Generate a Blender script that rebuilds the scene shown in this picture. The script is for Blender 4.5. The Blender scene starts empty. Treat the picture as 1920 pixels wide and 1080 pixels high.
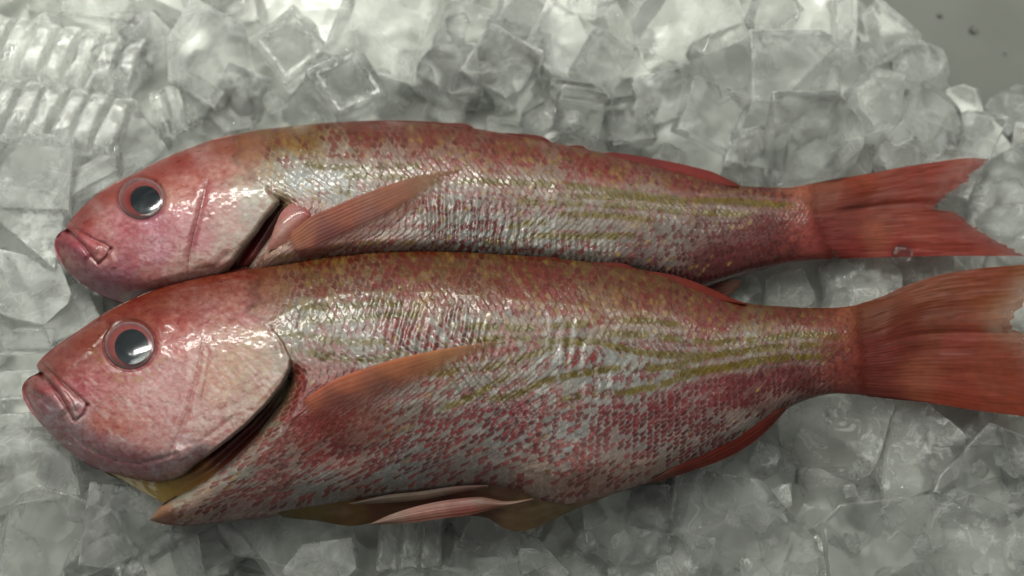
import bpy, bmesh, math, random
import numpy as np
from mathutils import Vector, Matrix, Euler

rng = np.random.default_rng(7)
random.seed(7)
scene = bpy.context.scene
COL = scene.collection
PX = 0.0002                       # one photograph pixel is about 0.2 mm on the table

# ------------------------------------------------------------------ render settings
scene.render.engine = 'CYCLES'
cy = scene.cycles
cy.use_denoising = True
cy.max_bounces = 8
cy.transmission_bounces = 7
cy.transparent_max_bounces = 8
cy.use_adaptive_sampling = True
cy.adaptive_threshold = 0.03
cy.diffuse_bounces = 3
cy.glossy_bounces = 3
cy.caustics_refractive = True
cy.caustics_reflective = True
cy.blur_glossy = 0.4
cy.sample_clamp_indirect = 6.0
scene.view_settings.view_transform = 'Standard'
scene.view_settings.look = 'None'
scene.view_settings.exposure = 0.0
scene.view_settings.gamma = 1.0

# ------------------------------------------------------------------ camera
TILT = math.radians(17.0)
ZAIM = 0.042
LENS = 50.0
DIST = 1920 * PX * LENS / 36.0
cam_data = bpy.data.cameras.new('camera')
cam = bpy.data.objects.new('camera', cam_data)
COL.objects.link(cam)
cam_data.lens = LENS
cam_data.sensor_width = 36.0
cam_data.clip_start = 0.01
cam_data.clip_end = 20.0
CAMLOC = np.array([0.0, -DIST * math.sin(TILT), ZAIM + DIST * math.cos(TILT)])
cam.location = CAMLOC
cam.rotation_euler = (TILT, 0, 0)
scene.camera = cam
cam_data.dof.use_dof = True
cam_data.dof.focus_distance = DIST - 0.022
cam_data.dof.aperture_fstop = 5.6
RIGHT = np.array([1.0, 0, 0])
UP = np.array([0, math.cos(TILT), math.sin(TILT)])
FWD = np.array([0, math.sin(TILT), -math.cos(TILT)])


def at(px, py, z):
    """where a line of sight through photo pixel (px, py) meets height z"""
    px = np.asarray(px, float); py = np.asarray(py, float); z = np.asarray(z, float)
    k = 36.0 / LENS / 1920.0
    dx = (px - 960.0) * k
    dy = (540.0 - py) * k
    d = FWD[None, :] + dx.reshape(-1, 1) * RIGHT + dy.reshape(-1, 1) * UP
    t = (np.broadcast_to(z, px.shape).reshape(-1) - CAMLOC[2]) / d[:, 2]
    return CAMLOC + d * t[:, None]


def tag(o, label=None, cat=None, group=None, kind=None):
    if label: o['label'] = label
    if cat: o['category'] = cat
    if group: o['group'] = group
    if kind: o['kind'] = kind
    return o


def lin(c):
    c = np.asarray(c, float) / 255.0
    return np.where(c <= 0.04045, c / 12.92, ((c + 0.055) / 1.055) ** 2.4)


# ------------------------------------------------------------------ node helpers
def new_mat(name):
    m = bpy.data.materials.new(name)
    m.use_nodes = True
    nt = m.node_tree
    nt.nodes.clear()
    return m, nt


def N(nt, typ, **kw):
    n = nt.nodes.new(typ)
    for k, v in kw.items():
        if k.startswith('i_'):
            key = k[2:].replace('_', ' ')
            n.inputs[key].default_value = v
        else:
            setattr(n, k, v)
    return n


def ramp(nt, stops):
    r = nt.nodes.new('ShaderNodeValToRGB')
    e = r.color_ramp.elements
    while len(e) > 1: e.remove(e[-1])
    e[0].position = stops[0][0]; e[0].color = stops[0][1]
    for p, c in stops[1:]:
        x = e.new(p); x.color = c
    return r


def g4(v): return (v, v, v, 1)


# ------------------------------------------------------------------ ice material
def ice_material(name, cloud, tint, rough, frost=0.35, crack=0.14, patch=0.04):
    m, nt = new_mat(name)
    L = nt.links.new
    out = N(nt, 'ShaderNodeOutputMaterial')
    tc = N(nt, 'ShaderNodeTexCoord')
    oi = N(nt, 'ShaderNodeObjectInfo')
    addv = N(nt, 'ShaderNodeVectorMath', operation='MULTIPLY_ADD')
    L(tc.outputs['Object'], addv.inputs[0])
    addv.inputs[1].default_value = (1, 1, 1)
    sc = N(nt, 'ShaderNodeVectorMath', operation='SCALE')
    sc.inputs['Scale'].default_value = 37.0
    cmb = N(nt, 'ShaderNodeCombineXYZ')
    for i in range(3): L(oi.outputs['Random'], cmb.inputs[i])
    L(cmb.outputs[0], sc.inputs[0]); L(sc.outputs[0], addv.inputs[2])
    P = addv.outputs[0]
    # cloudiness in the ice
    n1 = N(nt, 'ShaderNodeTexNoise'); n1.inputs['Scale'].default_value = 1.5; n1.inputs['Detail'].default_value = 2.5
    n1.inputs['Roughness'].default_value = 0.5; n1.inputs['Distortion'].default_value = 1.2
    L(P, n1.inputs['Vector'])
    r1 = ramp(nt, [(0.36, g4(cloud * 0.3)), (0.54, g4(cloud)), (0.64, g4(min(1, cloud * 1.7))), (0.78, g4(min(1, cloud * 2.6)))])
    L(n1.outputs['Fac'], r1.inputs['Fac'])
    # frost along the broken edges
    geo = N(nt, 'ShaderNodeNewGeometry')
    r2 = ramp(nt, [(0.525, g4(0)), (0.585, g4(frost))])
    L(geo.outputs['Pointiness'], r2.inputs['Fac'])
    n2 = N(nt, 'ShaderNodeTexNoise'); n2.inputs['Scale'].default_value = 9; n2.inputs['Detail'].default_value = 4
    L(P, n2.inputs['Vector'])
    r3 = ramp(nt, [(0.42, g4(0.1)), (0.62, g4(1.0))])
    L(n2.outputs['Fac'], r3.inputs['Fac'])
    mul = N(nt, 'ShaderNodeMath', operation='MULTIPLY')
    L(r2.outputs['Color'], mul.inputs[0]); L(r3.outputs['Color'], mul.inputs[1])
    # hairline cracks and scratches
    nd = N(nt, 'ShaderNodeTexNoise'); nd.inputs['Scale'].default_value = 2.6; nd.inputs['Detail'].default_value = 2
    L(P, nd.inputs['Vector'])
    vm = N(nt, 'ShaderNodeVectorMath', operation='MULTIPLY_ADD'); vm.inputs[1].default_value = (0.5, 0.5, 0.5)
    L(nd.outputs['Color'], vm.inputs[0]); L(P, vm.inputs[2])
    vc = N(nt, 'ShaderNodeTexVoronoi', feature='DISTANCE_TO_EDGE'); vc.inputs['Scale'].default_value = 3.4
    L(vm.outputs[0], vc.inputs['Vector'])
    rc = ramp(nt, [(0.0, g4(crack)), (0.018, g4(crack * .5)), (0.035, g4(0))]); L(vc.outputs['Distance'], rc.inputs['Fac'])
    rm = ramp(nt, [(0.45, g4(0)), (0.62, g4(1))]); L(n1.outputs['Fac'], rm.inputs['Fac'])
    mk = N(nt, 'ShaderNodeMath', operation='MULTIPLY'); L(rc.outputs['Color'], mk.inputs[0]); L(rm.outputs['Color'], mk.inputs[1])
    ad0 = N(nt, 'ShaderNodeMath', operation='ADD'); L(mk.outputs[0], ad0.inputs[0]); L(mul.outputs[0], ad0.inputs[1])
    nf = N(nt, 'ShaderNodeTexNoise'); nf.inputs['Scale'].default_value = 6.5; nf.inputs['Detail'].default_value = 7; nf.inputs['Roughness'].default_value = 0.75
    L(vm.outputs[0], nf.inputs['Vector'])
    rf = ramp(nt, [(0.52, g4(0)), (0.60, g4(patch)), (0.66, g4(patch * 0.2))]); L(nf.outputs['Fac'], rf.inputs['Fac'])
    ad1 = N(nt, 'ShaderNodeMath', operation='ADD'); L(ad0.outputs[0], ad1.inputs[0]); L(rf.outputs['Color'], ad1.inputs[1])
    add = N(nt, 'ShaderNodeMath', operation='ADD', use_clamp=True)
    L(r1.outputs['Color'], add.inputs[0]); L(ad1.outputs[0], add.inputs[1])
    # surface relief: melt ripples, scratches
    n3 = N(nt, 'ShaderNodeTexNoise'); n3.inputs['Scale'].default_value = 3.2; n3.inputs['Detail'].default_value = 6
    n3.inputs['Roughness'].default_value = 0.6; n3.inputs['Distortion'].default_value = 0.5
    L(P, n3.inputs['Vector'])
    mp = N(nt, 'ShaderNodeMapping'); mp.inputs['Scale'].default_value = (14, 2.0, 2.0)
    L(P, mp.inputs['Vector'])
    n4 = N(nt, 'ShaderNodeTexNoise'); n4.inputs['Scale'].default_value = 1.0; n4.inputs['Detail'].default_value = 3
    L(mp.outputs[0], n4.inputs['Vector'])
    b1 = N(nt, 'ShaderNodeBump'); b1.inputs['Strength'].default_value = 0.15; b1.inputs['Distance'].default_value = 0.004
    L(n3.outputs['Fac'], b1.inputs['Height'])
    b2 = N(nt, 'ShaderNodeBump'); b2.inputs['Strength'].default_value = 0.14; b2.inputs['Distance'].default_value = 0.0016
    L(n4.outputs['Fac'], b2.inputs['Height']); L(b1.outputs[0], b2.inputs['Normal'])
    b3 = N(nt, 'ShaderNodeBump'); b3.inputs['Strength'].default_value = min(1, patch * 1.6); b3.inputs['Distance'].default_value = 0.0014
    L(nf.outputs['Fac'], b3.inputs['Height']); L(b2.outputs[0], b3.inputs['Normal']); b2 = b3
    rr = ramp(nt, [(0.35, g4(rough * 0.4)), (0.7, g4(rough * 1.7))])
    L(n2.outputs['Fac'], rr.inputs['Fac'])
    gl = N(nt, 'ShaderNodeBsdfPrincipled')
    gl.inputs['Base Color'].default_value = (*tint, 1)
    gl.inputs['Transmission Weight'].default_value = 1.0
    gl.inputs['IOR'].default_value = 1.31
    L(rr.outputs['Color'], gl.inputs['Roughness'])
    L(b2.outputs[0], gl.inputs['Normal'])
    # milky part: half lets light through, half sends it back
    df = N(nt, 'ShaderNodeBsdfPrincipled')
    df.inputs['Base Color'].default_value = (0.92, 0.93, 0.90, 1)
    df.inputs['Roughness'].default_value = 0.07
    df.inputs['IOR'].default_value = 1.31
    L(b2.outputs[0], df.inputs['Normal'])
    tr = N(nt, 'ShaderNodeBsdfTranslucent'); tr.inputs['Color'].default_value = (0.96, 0.97, 0.95, 1)
    mm = N(nt, 'ShaderNodeMixShader'); mm.inputs[0].default_value = 0.55
    L(df.outputs[0], mm.inputs[1]); L(tr.outputs[0], mm.inputs[2])
    mx = N(nt, 'ShaderNodeMixShader')
    L(add.outputs[0], mx.inputs[0]); L(gl.outputs[0], mx.inputs[1]); L(mm.outputs[0], mx.inputs[2])
    L(mx.outputs[0], out.inputs['Surface'])
    return m


M_CLEAR = ice_material('clear_ice', 0.13, (0.992, 0.997, 0.99), 0.025, 0.8)
M_MILKY = ice_material('milky_ice', 0.24, (0.992, 0.997, 0.99), 0.04, 0.85)
M_CRUSH = ice_material('crushed_ice', 0.17, (0.988, 0.994, 0.985), 0.04, 1.0, 0.22, 0.30)


# ------------------------------------------------------------------ ice shapes (unit size, about 1 across)
def bm_box(sx, sy, sz):
    bm = bmesh.new()
    bmesh.ops.create_cube(bm, size=1.0)
    for v in bm.verts: v.co = Vector((v.co.x * sx, v.co.y * sy, v.co.z * sz))
    return bm


def cut(bm, co, no):
    r = bmesh.ops.bisect_plane(bm, geom=bm.verts[:] + bm.edges[:] + bm.faces[:], plane_co=co, plane_no=no, clear_outer=True)
    ed = [e for e in r['geom_cut'] if isinstance(e, bmesh.types.BMEdge)]
    if ed: bmesh.ops.contextual_create(bm, geom=ed)


def hashnoise(co, seed, f):
    from mathutils import noise
    return noise.noise_vector(co * f + Vector((seed * 3.1, seed * 1.7, seed * 5.3)))


def finish_ice(bm, seed, bevel, wob, sub=2, melt=0.0):
    bmesh.ops.bevel(bm, geom=bm.edges[:], offset=bevel, segments=3, profile=0.55, affect='EDGES', clamp_overlap=True)
    big = [e for e in bm.edges if e.calc_length() > 0.17]
    for _ in range(sub):
        big = [e for e in bm.edges if e.calc_length() > 0.14]
        if big: bmesh.ops.subdivide_edges(bm, edges=big, cuts=1, use_grid_fill=True)
    bmesh.ops.triangulate(bm, faces=[f for f in bm.faces if len(f.verts) > 4])
    for v in bm.verts:
        n = hashnoise(v.co, seed, 1.6) * wob * 0.55 + hashnoise(v.co, seed + 9, 6.5) * wob * 0.12
        v.co += n
    bmesh.ops.recalc_face_normals(bm, faces=bm.faces[:])


def to_mesh(bm, name, mat):
    me = bpy.data.meshes.new(name)
    bm.to_mesh(me); bm.free()
    me.materials.append(mat)
    me.polygons.foreach_set('use_smooth', np.ones(len(me.polygons), bool))
    try: me.set_sharp_from_angle(angle=math.radians(38))
    except Exception: pass
    return me


def dimple(seed, sz=1.0):
    """moulded ice cube with a shallow dimple melted into its broad faces"""
    bm = bm_box(1, 1, sz)
    for f in list(bm.faces):
        if abs(f.normal.z) > 0.9:
            bmesh.ops.inset_individual(bm, faces=[f], thickness=0.17, depth=0.0)
            bmesh.ops.inset_individual(bm, faces=[f], thickness=0.07, depth=-0.05)
    finish_ice(bm, seed, 0.06, 0.05)
    return bm


def chip_box(bm, seed, ncut, lo, hi):
    r = random.Random(seed)
    for k in range(ncut):
        no = Vector((r.choice((-1, 1)) * r.uniform(.3, 1), r.choice((-1, 1)) * r.uniform(.3, 1), r.uniform(-1, 1))).normalized()
        ext = max(v.co.dot(no) for v in bm.verts)
        cut(bm, no * ext * r.uniform(lo, hi), no)


def dice(seed, sz=1.0):
    """moulded ice cube, a corner or two knocked off"""
    bm = bm_box(1, 1, sz)
    r = random.Random(seed)
    for v in bm.verts:
        v.co += Vector((r.uniform(-.05, .05), r.uniform(-.05, .05), r.uniform(-.03, .03)))
    chip_box(bm, seed, 1 + seed % 2, 0.72, 0.9)
    finish_ice(bm, seed, 0.035, 0.022)
    return bm


def block(seed, sx=1.0, sy=1.0, sz=0.8, ncut=3, wob=0.03, bevel=0.025):
    bm = bm_box(sx, sy, sz)
    chip_box(bm, seed, ncut, 0.5, 0.8)
    finish_ice(bm, seed, bevel, wob)
    return bm


def shard(seed, sz=0.3, n=6):
    """flat angular splinter broken from a plate of ice"""
    r = random.Random(seed)
    bm = bmesh.new()
    pts = []
    a0 = r.uniform(0, 6)
    for k in range(n):
        a = a0 + (k + r.uniform(-.3, .3)) / n * 2 * math.pi
        rad = r.uniform(0.36, 0.6)
        for s in (-1, 1):
            q = rad * (1 if s < 0 else r.uniform(.7, 1.0))
            pts.append(bm.verts.new((q * math.cos(a), q * math.sin(a), s * sz / 2 + r.uniform(-.06, .06))))
    h = bmesh.ops.convex_hull(bm, input=pts)
    bmesh.ops.delete(bm, geom=[g for g in h['geom_interior'] if isinstance(g, bmesh.types.BMVert)], context='VERTS')
    bmesh.ops.dissolve_limit(bm, angle_limit=math.radians(9), verts=bm.verts[:], edges=bm.edges[:])
    finish_ice(bm, seed, 0.018, 0.045)
    return bm


def slats(seed, n, w, gap=0.1, depth=0.45, lean=0.10):
    """a strip of half cubes still frozen together side by side: one ribbed piece, unit height in y"""
    r = random.Random(seed)
    bm = bmesh.new()
    # profile along x: rounded ribs joined by a thinner web
    xs, zs = [], []
    per = 14
    for i in range(n * per + 1):
        t = i / per
        f = t - math.floor(t)
        if i == n * per: f = 1.0
        d = min(f, 1 - f)
        z = 1.0 - 0.62 * math.exp(-(d / 0.10) ** 2)
        xs.append((t - n / 2) * w); zs.append(z * depth / 2 * (1 + 0.1 * math.sin(3.1 * math.floor(t) + seed)))
    ny = 12
    grid = {}
    for s in (1, -1):
        for i, (x, z) in enumerate(zip(xs, zs)):
            for j in range(ny + 1):
                y = j / ny - 0.5
                e = 1 - (abs(2 * y)) ** 7 * 0.55
                co = Vector((x + lean * y, y * (1 + 0.03 * math.sin(i * .9 / per * 6 + seed)), s * z * e))
                co += hashnoise(co, seed, 3.0) * 0.03
                grid[s, i, j] = bm.verts.new(co)
    m = len(xs) - 1
    for i in range(m):
        for j in range(ny):
            bm.faces.new((grid[1, i, j], grid[1, i + 1, j], grid[1, i + 1, j + 1], grid[1, i, j + 1]))
            bm.faces.new((grid[-1, i, j + 1], grid[-1, i + 1, j + 1], grid[-1, i + 1, j], grid[-1, i, j]))
    for i in range(m):
        bm.faces.new((grid[-1, i, 0], grid[-1, i + 1, 0], grid[1, i + 1, 0], grid[1, i, 0]))
        bm.faces.new((grid[1, i, ny], grid[1, i + 1, ny], grid[-1, i + 1, ny], grid[-1, i, ny]))
    for j in range(ny):
        bm.faces.new((grid[1, 0, j], grid[1, 0, j + 1], grid[-1, 0, j + 1], grid[-1, 0, j]))
        bm.faces.new((grid[-1, m, j], grid[-1, m, j + 1], grid[1, m, j + 1], grid[1, m, j]))
    bmesh.ops.recalc_face_normals(bm, faces=bm.faces[:])
    return bm
FILL_N = 170
# ------------------------------------------------------------------ outlines of the two fish in photo pixels (used to keep ice clear of them)
L_TOP = [(68, 684), (100, 655), (150, 619), (200, 586), (250, 561), (300, 540), (350, 525), (400, 513), (500, 497), (600, 479), (700, 469), (800, 467), (880, 470), (1000, 479), (1100, 490), (1190, 502), (1250, 517), (1330, 546), (1395, 567), (1480, 575), (1560, 577), (1610, 571)]
L_BOT = [(40, 724), (75, 795), (150, 872), (220, 930), (283, 976), (350, 985), (420, 976), (500, 968), (560, 958), (640, 945), (700, 935), (800, 922), (915, 912), (967, 922), (1010, 941), (1060, 948), (1140, 928), (1220, 903), (1300, 868), (1380, 830), (1450, 782), (1500, 752), (1560, 737), (1610, 742), (1650, 746)]
U_TOP = [(124, 425), (175, 370), (249, 328), (330, 288), (389, 266), (467, 247), (550, 236), (622, 229), (700, 225), (800, 229), (890, 240), (1000, 259), (1100, 279), (1200, 303), (1300, 327), (1380, 347), (1480, 351), (1530, 343)]
U_BOT = [(100, 452), (120, 499), (155, 531), (198, 558), (241, 571), (330, 585), (400, 592), (550, 600), (800, 600), (1100, 580), (1300, 548), (1350, 531), (1420, 508), (1480, 492), (1540, 486), (1560, 486)]


def yint(pts, x):
    p = np.array(pts, float)
    return np.interp(x, p[:, 0], p[:, 1])


def over_fish(x, y, m=0.0):
    """0 = open ice, 1 = upper fish, 2 = lower fish"""
    if 40 < x < 1640 and yint(L_TOP, x) - m < y < yint(L_BOT, x) + m: return 2
    if 100 < x < 1550 and yint(U_TOP, x) - m < y < yint(U_BOT, x) + m: return 1
    if x >= 1600 and y > 575 - (x - 1600) * 0.26 - m and y < 745 + (x - 1640) * 0.13 + m: return 4
    if x >= 1530 and y > 345 - (x - 1530) * 0.15 - m and y < 486 + m and x < 1920: return 3
    return 0


# ------------------------------------------------------------------ bed, counter
def grid_obj(name, X, Y, Z, mat, parent=None, cols=None):
    n, m = X.shape
    co = np.stack([X, Y, Z], -1).reshape(-1, 3)
    idx = np.arange(n * m).reshape(n, m)
    f = np.stack([idx[:-1, :-1], idx[:-1, 1:], idx[1:, 1:], idx[1:, :-1]], -1).reshape(-1, 4)
    return raw_obj(name, co, f, mat, parent, cols)


def raw_obj(name, co, f, mat, parent=None, cols=None):
    me = bpy.data.meshes.new(name)
    me.vertices.add(len(co)); me.vertices.foreach_set('co', np.ascontiguousarray(co, dtype=np.float32).ravel())
    me.loops.add(f.size); me.loops.foreach_set('vertex_index', np.ascontiguousarray(f, dtype=np.int32).ravel())
    k = f.shape[1]
    me.polygons.add(len(f))
    me.polygons.foreach_set('loop_start', np.arange(0, f.size, k, dtype=np.int32))
    me.polygons.foreach_set('use_smooth', np.ones(len(f), bool))
    me.update(calc_edges=True)
    if cols is not None:
        for nm, c in cols.items():
            a = me.attributes.new(nm, 'FLOAT_COLOR', 'POINT')
            c = np.asarray(c, np.float32)
            if c.shape[-1] == 3: c = np.concatenate([c, np.ones(c.shape[:-1] + (1,), np.float32)], -1)
            a.data.foreach_set('color', np.ascontiguousarray(c).ravel())
    me.materials.append(mat)
    o = bpy.data.objects.new(name, me)
    COL.objects.link(o)
    if parent: o.parent = parent
    return o


def sstep(a, b, x):
    t = np.clip((x - a) / (b - a), 0, 1)
    return t * t * (3 - 2 * t)


def vnoise(x, y, seed=0):
    """smooth value noise"""
    xi = np.floor(x).astype(np.int64); yi = np.floor(y).astype(np.int64)
    fx = x - xi; fy = y - yi
    fx = fx * fx * (3 - 2 * fx); fy = fy * fy * (3 - 2 * fy)
    def h(a, b):
        n = (a * 374761393 + b * 668265263 + seed * 974634521) & 0x7fffffff
        n = ((n ^ (n >> 13)) * 1274126177) & 0x7fffffff
        return ((n ^ (n >> 16)) & 0xffff) / 65535.0
    return (h(xi, yi) * (1 - fx) + h(xi + 1, yi) * fx) * (1 - fy) + (h(xi, yi + 1) * (1 - fx) + h(xi + 1, yi + 1) * fx) * fy


def fbm(x, y, seed=0, oct=4):
    s = 0; a = 0.5; t = 0
    for k in range(oct):
        s = s + a * vnoise(x * 2 ** k, y * 2 ** k, seed + k * 17); t += a; a *= 0.55
    return s / t


# counter under everything
m, nt = new_mat('brushed_steel')
Lk = nt.links.new
out = N(nt, 'ShaderNodeOutputMaterial')
tc = N(nt, 'ShaderNodeTexCoord')
n1 = N(nt, 'ShaderNodeTexNoise'); n1.inputs['Scale'].default_value = 9; n1.inputs['Detail'].default_value = 6
Lk(tc.outputs['Object'], n1.inputs['Vector'])
mp = N(nt, 'ShaderNodeMapping'); mp.inputs['Scale'].default_value = (60, 900, 1)
Lk(tc.outputs['Object'], mp.inputs['Vector'])
n2 = N(nt, 'ShaderNodeTexNoise'); n2.inputs['Scale'].default_value = 1.0; n2.inputs['Detail'].default_value = 4
Lk(mp.outputs[0], n2.inputs['Vector'])
r = ramp(nt, [(0.3, (0.10, 0.103, 0.092, 1)), (0.7, (0.19, 0.194, 0.176, 1))]); Lk(n1.outputs['Fac'], r.inputs['Fac'])
pb = N(nt, 'ShaderNodeBsdfPrincipled'); pb.inputs['Metallic'].default_value = 0.55
Lk(r.outputs['Color'], pb.inputs['Base Color'])
rr = ramp(nt, [(0.3, g4(0.5)), (0.7, g4(0.68))]); Lk(n1.outputs['Fac'], rr.inputs['Fac']); Lk(rr.outputs['Color'], pb.inputs['Roughness'])
bp = N(nt, 'ShaderNodeBump'); bp.inputs['Strength'].default_value = 0.12; bp.inputs['Distance'].default_value = 0.0004
Lk(n2.outputs['Fac'], bp.inputs['Height']); Lk(bp.outputs[0], pb.inputs['Normal'])
Lk(pb.outputs[0], out.inputs['Surface'])
M_STEEL = m
bm = bm_box(1.6, 1.2, 0.02)
bmesh.ops.bevel(bm, geom=bm.edges[:], offset=0.004, segments=2, affect='EDGES')
me = to_mesh(bm, 'counter', M_STEEL)
counter = bpy.data.objects.new('counter', me); counter.location = (0, 0, -0.016); COL.objects.link(counter)
tag(counter, 'grey wet steel counter under the ice, bare in the top right corner', 'counter', kind='structure')

# crushed, half melted ice that fills the gaps between the pieces
m, nt = new_mat('slush')
Lk = nt.links.new
out = N(nt, 'ShaderNodeOutputMaterial')
tc = N(nt, 'ShaderNodeTexCoord')
n1 = N(nt, 'ShaderNodeTexNoise'); n1.inputs['Scale'].default_value = 34; n1.inputs['Detail'].default_value = 6; n1.inputs['Roughness'].default_value = 0.6
Lk(tc.outputs['Object'], n1.inputs['Vector'])
v1 = N(nt, 'ShaderNodeTexVoronoi'); v1.inputs['Scale'].default_value = 90
Lk(tc.outputs['Object'], v1.inputs['Vector'])
r = ramp(nt, [(0.34, (0.40, 0.408, 0.38, 1)), (0.48, (0.47, 0.478, 0.45, 1)), (0.68, (0.56, 0.57, 0.54, 1))]); Lk(n1.outputs['Fac'], r.inputs['Fac'])
pb = N(nt, 'ShaderNodeBsdfPrincipled')
Lk(r.outputs['Color'], pb.inputs['Base Color'])
pb.inputs['Roughness'].default_value = 0.22
pb.inputs['IOR'].default_value = 1.31
bp = N(nt, 'ShaderNodeBump'); bp.inputs['Strength'].default_value = 0.6; bp.inputs['Distance'].default_value = 0.004
Lk(v1.outputs['Distance'], bp.inputs['Height'])
bp2 = N(nt, 'ShaderNodeBump'); bp2.inputs['Strength'].default_value = 0.4; bp2.inputs['Distance'].default_value = 0.002
Lk(n1.outputs['Fac'], bp2.inputs['Height']); Lk(bp.outputs[0], bp2.inputs['Normal'])
Lk(bp2.outputs[0], pb.inputs['Normal'])
Lk(pb.outputs[0], out.inputs['Surface'])
M_SLUSH = m

ix, iy = np.meshgrid(np.arange(-260, 2190, 10.0), np.arange(-220, 1310, 10.0))
W = at(ix.ravel(), iy.ravel(), 0.014)
bx, by = W[:, 0].reshape(ix.shape), W[:, 1].reshape(ix.shape)
z = 0.008 + 0.012 * fbm(ix / 90, iy / 90, 3)
# heaped up a little under the fish
Lm = sstep(0, 90, np.minimum(iy - yint(L_TOP, ix), yint(L_BOT, ix) - iy)) * sstep(60, 240, ix) * (1 - sstep(1450, 1600, ix))
Um = sstep(0, 70, np.minimum(iy - yint(U_TOP, ix), yint(U_BOT, ix) - iy)) * sstep(120, 280, ix) * (1 - sstep(1350, 1500, ix))
z = z + 0.016 * Lm + 0.008 * Um * (1 - Lm)
edge = (iy - (-40 + (ix - 1640) * 0.93)) / 1.37         # >0 inside the pile (corner line)
z = z - 0.05 * (1 - sstep(-10, 50, edge))
rim = np.minimum.reduce([ix + 260, 2180 - ix, iy + 220, 1300 - iy])
z = z - 0.05 * (1 - sstep(0, 60, rim))
bed = grid_obj('ice_bed', bx, by, z, M_SLUSH)
tag(bed, 'half melted crushed ice spread below the ice pieces and the two fish', 'crushed ice', kind='stuff')

# ------------------------------------------------------------------ ice pieces
_cache = {}


def ice_mesh(kind, var, mat):
    key = (kind, var, mat.name)
    if key in _cache: return _cache[key]
    s = var * 13 + {'cube': 1, 'half': 2, 'block': 3, 'shard': 4, 'plate': 5, 'bar': 6}.get(kind, 7)
    if kind == 'cube': bm = dice(s)
    elif kind == 'dimple': bm = dimple(s, 0.8)
    elif kind == 'half': bm = dice(s, 0.5)
    elif kind == 'block': bm = block(s, 1, 0.85 + .15 * (var % 2), 0.75, 3 + var % 3)
    elif kind == 'round': bm = block(s, 1, 0.9, 0.7, 5, 0.05, 0.10)
    elif kind == 'shard': bm = shard(s, 0.30, 5 + var % 3)
    elif kind == 'plate': bm = block(s, 1, 0.72, 0.26, 4, 0.03, 0.02)
    elif kind == 'bar': bm = block(s, 1, 0.34, 0.34, 2, 0.03, 0.03)
    elif kind.startswith('slats'): bm = slats(s, int(kind[5:]), 1.0 / 3.0 if int(kind[5:]) < 5 else 0.345)
    me = to_mesh(bm, 'ice_' + kind, mat)
    _cache[key] = me
    return me


def put_ice(name, kind, var, px, py, z, size, rz=0, rx=0, ry=0, mat=None, label='', cat='ice piece', group=None):
    me = ice_mesh(kind, var, mat or M_CLEAR)
    o = bpy.data.objects.new(name, me)
    p = at(np.array([px]), np.array([py]), np.array([z]))[0]
    o.location = p
    o.rotation_euler = Euler((math.radians(rx), math.radians(ry), math.radians(rz)), 'XYZ')
    s = size * PX
    o.scale = (s, s, s) if not isinstance(size, tuple) else (size[0] * PX, size[1] * PX, size[2] * PX)
    COL.objects.link(o)
    tag(o, label, cat, group or 'ice pieces the two fish lie on')
    return o


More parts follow.
